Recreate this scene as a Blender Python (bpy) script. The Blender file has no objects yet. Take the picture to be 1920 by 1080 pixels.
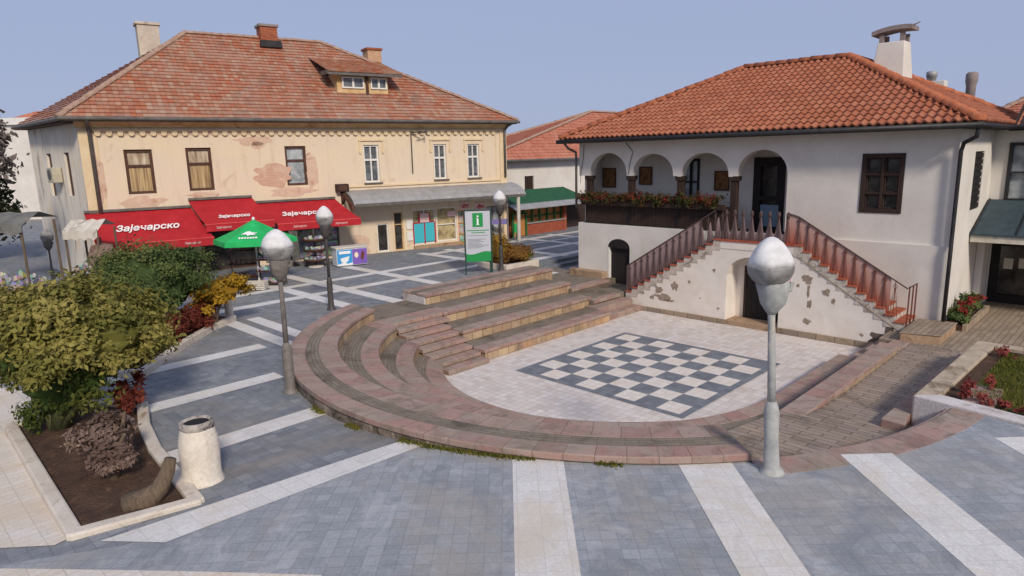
import bpy, bmesh, math, random
import numpy as np
from mathutils import Vector, Matrix, noise
from mathutils.geometry import tessellate_polygon
R = math.radians
C = bpy.context.scene.collection
random.seed(7)

# ------------------------------------------------------------------ camera, sky, sun, exposure
CAM_H = 5.773
cam = bpy.data.cameras.new('camera'); cam.lens = 1241/1920*36; cam.sensor_width = 36
cam.clip_start = .1; cam.clip_end = 2000
co = bpy.data.objects.new('camera', cam); C.objects.link(co)
co.matrix_world = Matrix.Translation((0, 0, CAM_H)) @ Matrix.Rotation(R(90-11.3), 4, 'X') @ Matrix.Rotation(R(-1.4), 4, 'Z')
bpy.context.scene.camera = co

SUN_EL, SUN_AZ = R(34), R(160)          # azimuth from +Y towards +X
w = bpy.data.worlds.new('World'); bpy.context.scene.world = w; w.use_nodes = True
wt = w.node_tree; bg = wt.nodes['Background']
sky = wt.nodes.new('ShaderNodeTexSky'); sky.sky_type = 'NISHITA'; sky.sun_disc = False
sky.sun_elevation = SUN_EL; sky.sun_rotation = SUN_AZ
sky.air_density = 1.0; sky.dust_density = 1.5; sky.ozone_density = 2.0; sky.altitude = 200
mixs = wt.nodes.new('ShaderNodeMix'); mixs.data_type = 'RGBA'; mixs.inputs[0].default_value = .93
wt.links.new(sky.outputs[0], mixs.inputs[6]); mixs.inputs[7].default_value = (1.9, 2.2, 3.25, 1)
wt.links.new(mixs.outputs[2], bg.inputs[0]); bg.inputs[1].default_value = .125
sl = bpy.data.lights.new('sun', 'SUN'); sl.energy = 2.05; sl.angle = R(9); sl.color = (1, .90, .78)
so = bpy.data.objects.new('sun', sl); C.objects.link(so)
sdir = Vector((math.sin(SUN_AZ)*math.cos(SUN_EL), math.cos(SUN_AZ)*math.cos(SUN_EL), math.sin(SUN_EL)))
so.rotation_euler = sdir.to_track_quat('Z', 'Y').to_euler(); so.location = (20, -20, 30)
vs = bpy.context.scene.view_settings
vs.view_transform = 'Standard'; vs.look = 'None'; vs.gamma = 1; vs.use_curve_mapping = False; vs.exposure = 0.54

# ------------------------------------------------------------------ frames
S = .6
TH = R(45.2); EU = (math.cos(TH), math.sin(TH)); EV = (-math.sin(TH), math.cos(TH))
B0 = (6.15*S, 23.25*S)
PH = R(33.6)
FU = (B0, TH)                 # stage frame: x = u, y = v
FL = ((-6.83, 33.85), PH)     # old town house: x along front, y into the house
FW = ((0, 0), 0)
def fr(F, p):
    (ox, oy), t = F; c, s = math.cos(t), math.sin(t)
    return Vector((ox+p[0]*c-p[1]*s, oy+p[0]*s+p[1]*c, p[2]))
def to_uv(x, y):
    dx, dy = x-B0[0], y-B0[1]
    return (dx*EU[0]+dy*EU[1], dx*EV[0]+dy*EV[1])
def from_uv(u, v): return (B0[0]+u*EU[0]+v*EV[0], B0[1]+u*EU[1]+v*EV[1])
def zp(x, y):
    s = min(1, max(0, ((x-y)+16.8)/9)); s = s*s*(3-2*s)
    return 1.02+.2*s
def lin(c):
    return tuple(((x/255)/12.92 if x/255 <= .04045 else ((x/255+.055)/1.055)**2.4) for x in c)+(1,)

# ------------------------------------------------------------------ materials
MATS = {}
class NT:
    def __init__(s, name):
        s.m = bpy.data.materials.new(name); s.m.use_nodes = True; s.t = s.m.node_tree
        s.b = s.t.nodes['Principled BSDF']; MATS[name] = s.m
    def n(s, typ, **kw):
        x = s.t.nodes.new(typ)
        for k, v in kw.items(): setattr(x, k, v)
        return x
    def l(s, a, b): s.t.links.new(a, b)
    def math(s, op, a, b=None):
        x = s.n('ShaderNodeMath', operation=op)
        for i, q in enumerate((a, b)):
            if q is None: continue
            if isinstance(q, (int, float)): x.inputs[i].default_value = q
            else: s.l(q, x.inputs[i])
        return x.outputs[0]
    def coord(s, which, scale=(1, 1, 1)):
        tc = s.n('ShaderNodeTexCoord'); mp = s.n('ShaderNodeMapping')
        mp.inputs['Scale'].default_value = scale
        s.l(tc.outputs[which], mp.inputs[0]); return mp.outputs[0]
    def noise(s, vec, scale, detail=4, rough=.6, dist=0):
        x = s.n('ShaderNodeTexNoise'); x.inputs['Scale'].default_value = scale
        x.inputs['Detail'].default_value = detail; x.inputs['Roughness'].default_value = rough
        x.inputs['Distortion'].default_value = dist
        s.l(vec, x.inputs['Vector']); return x.outputs[0]
    def ramp(s, fac, stops, interp='LINEAR'):
        x = s.n('ShaderNodeValToRGB'); x.color_ramp.interpolation = interp; e = x.color_ramp.elements
        while len(e) < len(stops): e.new(.5)
        for i, (p, c) in enumerate(stops):
            e[i].position = p; e[i].color = c if len(c) == 4 else tuple(c)+(1,)
        s.l(fac, x.inputs[0]); return x.outputs[0]
    def mix(s, fac, a, b, mode='MIX'):
        x = s.n('ShaderNodeMix', data_type='RGBA', blend_type=mode)
        for i, q in ((0, fac), (6, a), (7, b)):
            if isinstance(q, (int, float)): x.inputs[i].default_value = q
            elif isinstance(q, tuple): x.inputs[i].default_value = q if len(q) == 4 else q+(1,)
            else: s.l(q, x.inputs[i])
        return x.outputs[2]
    def bump(s, h, strength, dist=.02):
        x = s.n('ShaderNodeBump'); x.inputs['Strength'].default_value = strength; x.inputs['Distance'].default_value = dist
        s.l(h, x.inputs['Height']); s.l(x.outputs[0], s.b.inputs['Normal'])
    def done(s, col, rough=.8, metal=0, spec=.3):
        if isinstance(col, tuple): s.b.inputs['Base Color'].default_value = col
        else: s.l(col, s.b.inputs['Base Color'])
        if isinstance(rough, (int, float)): s.b.inputs['Roughness'].default_value = rough
        else: s.l(rough, s.b.inputs['Roughness'])
        s.b.inputs['Metallic'].default_value = metal; s.b.inputs['Specular IOR Level'].default_value = spec
        return s.m

def mottled(name, a, b, scale=3, rough=.8, bump=.15, fine=40, c=None, cpos=.66, stretch=(1, 1, 1), coord='Object', metal=0, spec=.3, dist=.01):
    m = NT(name); v = m.coord(coord, stretch)
    n1 = m.noise(v, scale, 5, .65, .3); n2 = m.noise(v, fine, 3, .6)
    col = m.ramp(n1, [(.32, lin(a)), (.68, lin(b))])
    if c:
        n3 = m.noise(v, scale*.6, 6, .7, .8)
        col = m.mix(m.ramp(n3, [(cpos-.06, (0, 0, 0)), (cpos+.06, (1, 1, 1))]), col, lin(c))
    f = m.ramp(n2, [(.3, (.88, .88, .88)), (.7, (1.06, 1.06, 1.06))])
    col = m.mix(1.0, col, f, 'MULTIPLY')
    m.bump(n2, bump, dist)
    return m.done(col, rough, metal, spec)

def cells(name, cw, ch, cols, mortar, mw, stagger=0, coord='Object', rough=.8, bump=.3, stains=None, dist=.01, over=.25, spec=.3, soft=1.0):
    """stone, paver, brick or tile pattern: each cell its own tone, joints, weather stains"""
    m = NT(name); tc = m.coord(coord); sx = m.n('ShaderNodeSeparateXYZ')
    wob = m.noise(tc, 3.0, 2); wv = m.math('MULTIPLY', m.math('SUBTRACT', wob, .5), mw*1.2)
    m.l(tc, sx.inputs[0])
    y = m.math('DIVIDE', m.math('ADD', sx.outputs[1], wv), ch); row = m.math('FLOOR', y)
    x = m.math('DIVIDE', m.math('ADD', sx.outputs[0], wv), cw)
    if stagger: x = m.math('ADD', x, m.math('MULTIPLY', m.math('MODULO', row, 2), stagger))
    col_i = m.math('FLOOR', x)
    cb = m.n('ShaderNodeCombineXYZ'); m.l(col_i, cb.inputs[0]); m.l(row, cb.inputs[1])
    wn = m.n('ShaderNodeTexWhiteNoise', noise_dimensions='2D'); m.l(cb.outputs[0], wn.inputs['Vector'])
    k = len(cols)
    col = m.ramp(wn.outputs['Value'], [(i/max(1, k-1), lin(c)) for i, c in enumerate(cols)])
    n1 = m.noise(tc, 1.1, 6, .7, .4); n2 = m.noise(tc, 28, 3, .6)
    col = m.mix(over, col, m.ramp(n1, [(.3, lin(cols[0])), (.7, lin(cols[-1]))]))
    col = m.mix(1.0, col, m.ramp(n2, [(.3, (.86, .86, .86)), (.7, (1.1, 1.1, 1.1))]), 'MULTIPLY')
    fx = m.math('FRACT', x); fy = m.math('FRACT', y)
    ex = m.math('MULTIPLY', m.math('MINIMUM', fx, m.math('SUBTRACT', 1, fx)), cw)
    ey = m.math('MULTIPLY', m.math('MINIMUM', fy, m.math('SUBTRACT', 1, fy)), ch)
    e = m.math('MINIMUM', ex, ey)
    jm = m.ramp(m.math('DIVIDE', e, mw), [(.25, (1, 1, 1)), (.9, (0, 0, 0))])
    col = m.mix(m.math('MULTIPLY', jm, soft), col, lin(mortar))
    if stains:
        for (sc, scale, pos, amt) in stains:
            n3 = m.noise(tc, scale, 6, .72, .9)
            col = m.mix(m.math('MULTIPLY', m.ramp(n3, [(pos-.08, (0, 0, 0)), (pos+.08, (1, 1, 1))]), amt), col, lin(sc))
    h = m.math('ADD', m.math('MULTIPLY', m.math('SUBTRACT', 1, jm), .6), m.math('MULTIPLY', n2, .4))
    m.bump(h, bump, dist)
    return m.done(col, rough, 0, spec)

def plain(name, c, rough=.6, metal=0, spec=.4): return NT(name).done(lin(c), rough, metal, spec)

def leafmat(name, stops, tr=.25):
    m = NT(name); at = m.n('ShaderNodeAttribute', attribute_name='rnd', attribute_type='GEOMETRY')
    v = m.coord('Object'); n1 = m.noise(v, 1.6, 4, .6)
    f = m.math('ADD', m.math('MULTIPLY', at.outputs['Fac'], .6), m.math('MULTIPLY', m.math('SUBTRACT', n1, .3), 1.0))
    k = len(stops)
    col = m.ramp(f, [(i/(k-1), lin(c)) for i, c in enumerate(stops)])
    m.done(col, .75, 0, .15)
    ts = m.n('ShaderNodeBsdfTranslucent'); m.l(col, ts.inputs[0])
    mx = m.n('ShaderNodeMixShader'); mx.inputs[0].default_value = tr
    m.l(m.b.outputs[0], mx.inputs[1]); m.l(ts.outputs[0], mx.inputs[2])
    m.l(mx.outputs[0], m.t.nodes['Material Output'].inputs[0]); return m.m

def build_materials():
    cells('plaza_slabs', .2, .2, [(138, 142, 147), (148, 152, 156), (154, 157, 161), (163, 166, 169)], (118, 121, 125), .011, 0, bump=.15, over=.3, soft=.55,
          stains=[((186, 187, 188), 1.3, .60, .6), ((158, 148, 134), .30, .58, .5), ((116, 122, 130), .55, .56, .65), ((176, 177, 178), 3.2, .64, .5)])
    cells('plaza_slabs_dim', .2, .2, [(110, 114, 119), (124, 128, 132), (131, 134, 138), (146, 148, 151)], (94, 98, 103), .011, 0, bump=.15, over=.3, soft=.55,
          stains=[((158, 160, 162), 1.3, .62, .5), ((142, 130, 114), .30, .58, .55), ((98, 104, 112), .5, .58, .55), ((146, 148, 150), 3.2, .66, .4)])  # same plaza slabs, with the dimmer light beyond the front painted into the colour
    cells('band_slabs', .3, .3, [(206, 203, 198), (214, 211, 206), (220, 217, 213)], (176, 172, 166), .010, 0, bump=.12, over=.4, soft=.5,
          stains=[((200, 186, 164), .45, .57, .6), ((176, 173, 170), 1.7, .63, .5)])
    cells('warm_slabs', .3, .15, [(208, 199, 186), (216, 208, 197), (222, 215, 206)], (168, 154, 138), .010, 0, bump=.12, over=.4, soft=.6, stains=[((204, 184, 156), .5, .54, .6), ((184, 178, 170), 1.7, .63, .4)])
    cells('stage_slabs', .2, .2, [(196, 186, 178), (214, 206, 199), (224, 217, 210), (208, 194, 182)], (160, 150, 143), .010, .0, bump=.15, over=.3, soft=.7,
          stains=[((176, 160, 142), .6, .64, .5), ((222, 196, 172), 2.4, .66, .35)])
    cells('chess_dark', .2, .2, [(104, 108, 114), (116, 120, 126), (126, 130, 134)], (94, 97, 102), .010, 0, bump=.15, soft=.5, stains=[((134, 136, 138), 1.8, .64, .5)])
    cells('chess_light', .2, .2, [(212, 203, 193), (224, 216, 207), (216, 204, 189)], (176, 163, 150), .010, 0, bump=.15, soft=.6, stains=[((206, 178, 150), 1.4, .62, .4)])
    cells('cap_stone', .46, 5.0, [(148, 119, 111), (163, 130, 119), (174, 142, 130), (167, 150, 138), (178, 151, 137), (158, 119, 111)], (108, 90, 78), .012, 0, 'UV', bump=.35, dist=.015, over=.35,
          stains=[((156, 147, 134), 1.1, .54, .65), ((108, 96, 84), 2.1, .58, .65), ((130, 120, 102), .6, .58, .5)])
    cells('riser_stone', .42, 5.0, [(172, 146, 114), (184, 160, 128), (160, 132, 106), (154, 130, 112), (192, 168, 136)], (110, 88, 68), .014, 0, 'UV', bump=.45, dist=.025, over=.3,
          stains=[((110, 92, 76), 1.3, .56, .65), ((184, 132, 88), 1.0, .60, .5)])
    cells('tread_brick', .42, .085, [(120, 108, 94), (132, 120, 106), (140, 129, 115), (126, 115, 103)], (98, 87, 75), .010, .5, 'UV', bump=.4, dist=.015,
          stains=[((70, 62, 52), .8, .58, .7), ((140, 124, 98), 1.4, .64, .4), ((92, 90, 62), 2.0, .68, .4)])
    cells('ramp_brick', .62, .17, [(140, 124, 110), (154, 137, 122), (164, 148, 132), (146, 133, 124)], (92, 78, 64), .014, .5, 'UV', bump=.5, dist=.02,
          stains=[((92, 78, 64), .9, .58, .65), ((176, 148, 116), 1.3, .64, .4)])
    cells('walk_brick', .5, .14, [(136, 120, 104), (150, 134, 116), (162, 146, 126)], (100, 86, 70), .014, .5, 'UV', bump=.4, stains=[((120, 104, 88), .7, .60, .5)])
    mottled('outer_wall', (116, 102, 92), (164, 148, 132), 2.6, .9, .8, 16, (84, 76, 62), .52, dist=.05)
    mottled('white_kerb', (196, 184, 168), (214, 204, 190), 2.5, .85, .3, 30, (160, 140, 118), .64, dist=.015)
    mottled('planter_wall', (194, 185, 180), (214, 208, 204), 1.8, .9, .4, 20, (166, 152, 144), .58, dist=.02)
    mottled('beige_coping', (168, 150, 128), (194, 178, 156), 2.5, .9, .5, 24, (134, 116, 96), .58, dist=.025)
    mottled('soil', (70, 52, 42), (98, 74, 58), 5, .95, 1.0, 26, (128, 96, 70), .64, dist=.06)
    mottled('grass', (72, 84, 34), (112, 104, 48), 2.2, .95, 1.0, 60, (132, 92, 54), .64, dist=.05)
    # walls
    m = NT('white_plaster'); v = m.coord('Object'); n1 = m.noise(v, .8, 6, .65, .4); n2 = m.noise(v, 55, 3)
    vs_ = m.coord('Object', (2.2, 2.2, .35)); n3 = m.noise(vs_, 1.3, 5, .7)
    col = m.ramp(n1, [(.3, lin((206, 199, 189))), (.7, lin((224, 218, 208)))])
    col = m.mix(m.math('MULTIPLY', m.ramp(n3, [(.58, (0, 0, 0)), (.74, (1, 1, 1))]), .35), col, lin((190, 178, 164)))
    m.bump(m.math('ADD', m.math('MULTIPLY', n2, .3), n1), .25, .02); m.done(col, .9)
    m = NT('stair_plaster'); v = m.coord('Object'); n1 = m.noise(v, 1.0, 6, .65, .4); n2 = m.noise(v, 45, 3)
    n3 = m.noise(v, 1.9, 6, .7, .5); n4 = m.noise(v, .55, 5, .7)
    col = m.ramp(n1, [(.3, lin((214, 203, 190))), (.7, lin((232, 224, 213)))])
    col = m.mix(m.math('MULTIPLY', m.ramp(n4, [(.55, (0, 0, 0)), (.72, (1, 1, 1))]), .4), col, lin((206, 184, 156)))
    col = m.mix(m.ramp(n3, [(.69, (0, 0, 0)), (.72, (1, 1, 1))]), col, lin((140, 124, 108)))
    m.bump(m.math('ADD', m.math('MULTIPLY', n2, .3), n1), .3, .02); m.done(col, .9)
    m = NT('cream_plaster'); v = m.coord('Object'); n1 = m.noise(v, .45, 7, .65, .6); n2 = m.noise(v, 45, 3)
    n3 = m.noise(v, .8, 7, .7, .9); vs_ = m.coord('Object', (2.5, 2.5, .3)); n5 = m.noise(vs_, 1.2, 5, .7)
    col = m.ramp(n1, [(.28, lin((216, 198, 178))), (.5, lin((219, 200, 174))), (.72, lin((222, 203, 168)))])
    col = m.mix(m.math('MULTIPLY', m.ramp(n5, [(.52, (0, 0, 0)), (.74, (1, 1, 1))]), .5), col, lin((190, 162, 132)))
    col = m.mix(m.math('MULTIPLY', m.ramp(n3, [(.60, (0, 0, 0)), (.66, (1, 1, 1))]), .6), col, lin((198, 172, 148)))
    m.bump(m.math('ADD', m.math('MULTIPLY', n2, .3), n1), .3, .02); m.done(col, .9)
    m = NT('side_plaster'); v = m.coord('Object', (1.6, 1.6, .35)); n1 = m.noise(v, 1.2, 7, .7, .8); n2 = m.noise(m.coord('Object'), 30, 3)
    col = m.ramp(n1, [(.3, lin((160, 138, 112))), (.42, lin((212, 203, 190))), (.56, lin((232, 222, 204))), (.7, lin((226, 196, 152)))])
    m.bump(m.math('ADD', n2, n1), .5, .04); m.done(col, .9)
    cells('bare_brick', .24, .075, [(196, 150, 124), (206, 166, 142), (182, 138, 114)], (206, 180, 158), .02, .5, 'UV', bump=.5, over=.6, soft=.7, stains=[((214, 188, 166), 1.2, .55, .7)])
    mottled('bare_render', (200, 168, 146), (216, 188, 164), 3, .9, .4, 30, (186, 146, 120), .6, dist=.02)
    mottled('ochre_trim', (196, 160, 108), (218, 190, 146), 2, .9, .25, 30, (170, 130, 88), .62)
    mottled('cream_trim', (216, 192, 154), (226, 204, 168), 2, .9, .2, 30, (196, 160, 118), .66)
    mottled('dirty_plaster', (176, 164, 150), (206, 196, 184), 5, .9, .4, 30, (130, 116, 102), .56, dist=.02); mottled('chip_render', (136, 120, 104), (166, 150, 132), 6, .95, .7, 30, dist=.03); mottled('damp_render', (84, 74, 66), (120, 108, 96), 5, .95, .5, 30, dist=.03)
    mottled('plinth_stone', (150, 124, 98), (178, 150, 122), 2.4, .9, .4, 25, (124, 100, 80), .6, dist=.02)
    cells('foot_stone', .55, 2, [(150, 132, 112), (172, 152, 128), (136, 122, 108)], (96, 82, 68), .02, 0, 'UV', bump=.4, stains=[((104, 92, 78), 1.5, .6, .6)])
    # roofs
    cells('old_tiles', .22, .27, [(158, 96, 70), (174, 106, 76), (176, 122, 96), (168, 118, 94), (182, 150, 126), (178, 100, 68), (160, 108, 84), (176, 140, 116)], (92, 62, 48), .016, .5, 'UV', bump=.4, over=.12, soft=.75,
          stains=[((168, 142, 126), .45, .54, .55), ((124, 98, 86), .8, .60, .55)])
    cells('pan_tiles', .23, .34, [(152, 90, 64), (166, 100, 72), (174, 114, 86), (154, 94, 70)], (92, 56, 44), .010, 0, 'UV', bump=.2, over=.3, soft=.3,
          stains=[((124, 74, 56), .9, .64, .45), ((206, 136, 96), 1.5, .66, .35)])
    cells('far_tiles', .22, .25, [(168, 100, 78), (184, 116, 92), (192, 130, 106), (174, 104, 82)], (120, 72, 56), .012, .5, 'UV', bump=.3, soft=.6, stains=[((190, 146, 122), .6, .6, .4)])
    mottled('ridge_tile', (152, 120, 104), (178, 150, 132), 4, .85, .3, 30, (150, 130, 116), .62)
    mottled('ridge_pan', (166, 92, 62), (188, 116, 82), 4, .85, .3, 30, (128, 84, 68), .62)
    mottled('chimney_render', (186, 172, 156), (206, 194, 178), 2, .9, .3, 25, (150, 134, 118), .62)
    cells('chimney_brick', .25, .08, [(160, 84, 54), (180, 104, 70), (142, 74, 52)], (120, 84, 68), .014, .5, 'UV', bump=.4)
    cells('pale_brick', .25, .08, [(196, 158, 120), (206, 172, 136), (180, 138, 104)], (176, 146, 120), .014, .5, 'UV', bump=.4)
    mottled('cowl_metal', (128, 116, 112), (152, 140, 136), 6, .7, .2, 30)
    # wood and metal
    mottled('dark_wood', (46, 34, 30), (66, 50, 42), 6, .75, .3, 40, stretch=(6, 6, .6))
    mottled('black_wood', (28, 25, 25), (44, 38, 36), 5, .7, .3, 40, stretch=(5, 5, .5))
    mottled('brown_frame', (72, 48, 38), (94, 64, 50), 6, .7, .2, 40)
    mottled('white_frame', (216, 212, 204), (232, 229, 222), 5, .6, .1, 30)
    mottled('gutter_dark', (44, 44, 46), (62, 61, 62), 4, .5, .1, 20, metal=.3)
    mottled('gutter_grey', (92, 88, 84), (120, 114, 108), 3, .55, .1, 20, metal=.2)
    mottled('zinc', (148, 147, 146), (168, 166, 164), 2.5, .55, .15, 18, (140, 136, 132), .62, metal=.15)
    mottled('pole_dark', (62, 58, 57), (84, 79, 76), 5, .55, .2, 22)
    mottled('pole_grey', (106, 100, 94), (132, 125, 118), 4, .6, .2, 18, (90, 82, 76), .6)
    mottled('pole_light', (150, 152, 150), (178, 178, 174), 3, .7, .4, 12, (196, 186, 168), .6, spec=.2, dist=.02)
    mottled('globe_glass', (206, 204, 202), (228, 227, 226), 2.5, .75, .25, 9, (186, 184, 182), .62, spec=.2, dist=.03)
    mottled('globe_base', (132, 130, 128), (168, 165, 162), 3, .75, .25, 9, (112, 108, 106), .6, spec=.2, dist=.03)
    m = NT('rust_sheet'); v = m.coord('UV'); sx = m.n('ShaderNodeSeparateXYZ'); m.l(v, sx.inputs[0]); n1 = m.noise(m.coord('Object'), 5, 5, .7)
    f = m.math('ADD', sx.outputs[1], m.math('MULTIPLY', m.math('SUBTRACT', n1, .5), .5))
    m.done(m.ramp(f, [(.0, lin((172, 84, 60))), (.3, lin((176, 116, 98))), (.8, lin((184, 146, 134)))]), .75)
    m = NT('mauve_sheet'); v = m.coord('UV'); sx = m.n('ShaderNodeSeparateXYZ'); m.l(v, sx.inputs[0]); n1 = m.noise(m.coord('Object'), 5, 5, .7)
    f = m.math('ADD', sx.outputs[1], m.math('MULTIPLY', m.math('SUBTRACT', n1, .5), .5))
    m.done(m.ramp(f, [(.0, lin((118, 84, 76))), (.35, lin((130, 108, 105))), (.8, lin((150, 127, 123)))]), .75)
    mottled('iron_rust', (70, 56, 54), (94, 74, 70), 8, .7, .2, 40)
    mottled('iron_red', (98, 56, 46), (122, 70, 56), 8, .7, .2, 40)
    mottled('red_tread', (146, 74, 58), (176, 92, 66), 5, .8, .2, 30)
    mottled('orange_tread', (156, 80, 56), (172, 96, 68), 5, .8, .2, 30)
    # glass
    m = NT('dull_glass'); n1 = m.noise(m.coord('Object'), 2.5, 4, .6, .6)
    m.done(m.ramp(n1, [(.35, lin((70, 74, 78))), (.65, lin((120, 124, 126)))]), .15, 0, .6)
    m = NT('dark_glass'); n1 = m.noise(m.coord('Object'), 2.5, 4, .6, .6)
    m.done(m.ramp(n1, [(.35, lin((34, 32, 32))), (.65, lin((72, 68, 64)))]), .15, 0, .5)
    m = NT('curtain_glass'); v = m.coord('Object', (9, 9, .4)); n1 = m.noise(v, 1.5, 3, .6)
    m.done(m.ramp(n1, [(.35, lin((134, 106, 72))), (.65, lin((194, 168, 122)))]), .35, 0, .5)
    m = NT('curtain_top'); v = m.coord('Object', (5, 5, 1)); n1 = m.noise(v, 1.2, 4, .6)
    m.done(m.ramp(n1, [(.35, lin((132, 108, 78))), (.65, lin((206, 190, 164)))]), .3, 0, .5)
    m = NT('pale_glass'); n1 = m.noise(m.coord('Object'), 2.5, 4, .6, .6)
    m.done(m.ramp(n1, [(.35, lin((124, 132, 136))), (.65, lin((184, 188, 186)))]), .15, 0, .6)
    m = NT('shop_glass'); n1 = m.noise(m.coord('Object'), 2.2, 5, .7, .8)
    m.done(m.ramp(n1, [(.3, lin((70, 64, 52))), (.5, lin((176, 158, 116))), (.7, lin((206, 190, 150)))]), .2, 0, .5)
    m = NT('goods_mix'); wn = m.n('ShaderNodeTexVoronoi'); wn.inputs['Scale'].default_value = 7; m.l(m.coord('Object'), wn.inputs['Vector'])
    hs = m.n('ShaderNodeHueSaturation'); hs.inputs['Saturation'].default_value = .55; hs.inputs['Value'].default_value = .55
    m.l(wn.outputs['Color'], hs.inputs['Color']); m.done(hs.outputs[0], .6)
    for nm, c, r in [('sign_white', (226, 224, 222), .6), ('sign_red', (178, 24, 30), .5), ('letter_white', (236, 232, 230), .6), ('sign_pink', (226, 190, 186), .6),
                     ('board_grey', (186, 188, 194), .5), ('board_green', (28, 140, 70), .5), ('board_dark', (34, 62, 52), .5), ('text_grey', (120, 124, 130), .6),
                     ('cyan_panel', (66, 178, 190), .5), ('crimson', (164, 30, 56), .5), ('ice_blue', (58, 148, 204), .45), ('ice_purple', (124, 92, 176), .45),
                     ('ice_white', (224, 226, 226), .45), ('lavender', (172, 178, 202), .6), ('choc', (110, 58, 44), .5), ('cream', (234, 214, 190), .5),
                     ('interior_dark', (26, 23, 22), .9), ('blue_paint', (116, 136, 152), .6), ('brass', (150, 120, 60), .4), ('paper', (196, 190, 170), .8),
                     ('sign_violet', (120, 108, 160), .5), ('orange_door', (206, 136, 52), .6), ('skyblue_panel', (74, 160, 198), .5)]:
        plain(nm, c, r)
    mottled('awning_red', (164, 30, 38), (184, 40, 48), 2, .75, .08, 60)
    mottled('awning_trim', (206, 60, 60), (216, 96, 92), 3, .75, .05, 60)
    mottled('umbrella_green', (26, 164, 84), (44, 186, 102), 2, .7, .05, 50)
    mottled('kiosk_green', (36, 84, 56), (52, 104, 70), 3, .6, .1, 30)
    mottled('kiosk_red', (142, 72, 52), (162, 88, 64), 4, .8, .2, 30)
    mottled('kiosk_orange', (172, 112, 62), (188, 132, 76), 4, .8, .2, 30)
    mottled('frame_green', (40, 86, 44), (56, 104, 54), 4, .6, .1, 30)
    mottled('canopy_slate', (52, 66, 72), (70, 84, 90), 2.5, .6, .15, 25)
    mottled('fabric_grey', (98, 98, 94), (122, 120, 114), 2.5, .9, .3, 25, (76, 72, 68), .6)
    mottled('fabric_beige', (190, 182, 168), (210, 204, 192), 2, .9, .2, 25, (140, 126, 112), .6)
    mottled('cloth_brown', (120, 98, 88), (150, 126, 112), 3, .9, .3, 25, (92, 64, 60), .56)
    mottled('concrete_bin', (206, 194, 176), (228, 218, 202), 3, .85, .35, 18, (166, 150, 134), .6, dist=.02)
    mottled('bin_rim', (146, 138, 130), (184, 174, 162), 5, .8, .3, 18, (70, 66, 66), .55)
    mottled('bark', (92, 78, 64), (128, 110, 90), 5, .9, .7, 25, stretch=(4, 4, .7), dist=.03)
    mottled('green_bark', (70, 76, 44), (104, 104, 66), 3, .9, .6, 18, stretch=(3, 3, .7), dist=.03)
    mottled('carving', (128, 88, 52), (168, 124, 78), 14, .7, .8, 60, (92, 62, 40), .55, dist=.04)
    mottled('ac_case', (176, 168, 146), (196, 190, 170), 3, .7, .2, 20)
    leafmat('leaf_olive', [(68, 74, 36), (102, 102, 50), (126, 121, 60), (145, 136, 72), (163, 150, 88)])
    leafmat('leaf_olive_low', [(40, 56, 26), (62, 80, 36), (96, 102, 48), (126, 120, 66)])
    leafmat('leaf_green', [(38, 52, 30), (60, 78, 44), (82, 98, 56), (108, 118, 66), (130, 134, 78)])
    leafmat('leaf_dark', [(30, 36, 26), (46, 52, 36), (62, 66, 46)])
    leafmat('leaf_yellow', [(96, 70, 28), (140, 108, 32), (176, 138, 40), (196, 158, 58)])
    leafmat('leaf_brown', [(84, 66, 58), (112, 92, 82), (138, 116, 104), (160, 138, 122)])
    leafmat('leaf_red', [(66, 34, 30), (96, 46, 38), (124, 60, 48), (140, 80, 62)])
    leafmat('leaf_rust', [(84, 58, 30), (118, 82, 42), (142, 104, 52), (96, 112, 44)])
    leafmat('leaf_gold', [(110, 84, 36), (150, 116, 50), (176, 142, 70)])
    leafmat('leaf_geranium', [(48, 58, 32), (70, 76, 42), (92, 70, 44), (108, 60, 44)])
    leafmat('petal_red', [(104, 30, 34), (140, 42, 44), (164, 60, 58)])
    leafmat('leaf_salvia', [(112, 50, 46), (146, 72, 64), (166, 92, 82)])
    leafmat('leaf_grey', [(72, 66, 62), (104, 96, 90), (134, 124, 116), (120, 104, 88)])
    leafmat('grass_blade', [(62, 74, 28), (92, 98, 40), (124, 118, 54), (140, 108, 60)])
build_materials()
M = MATS

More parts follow.
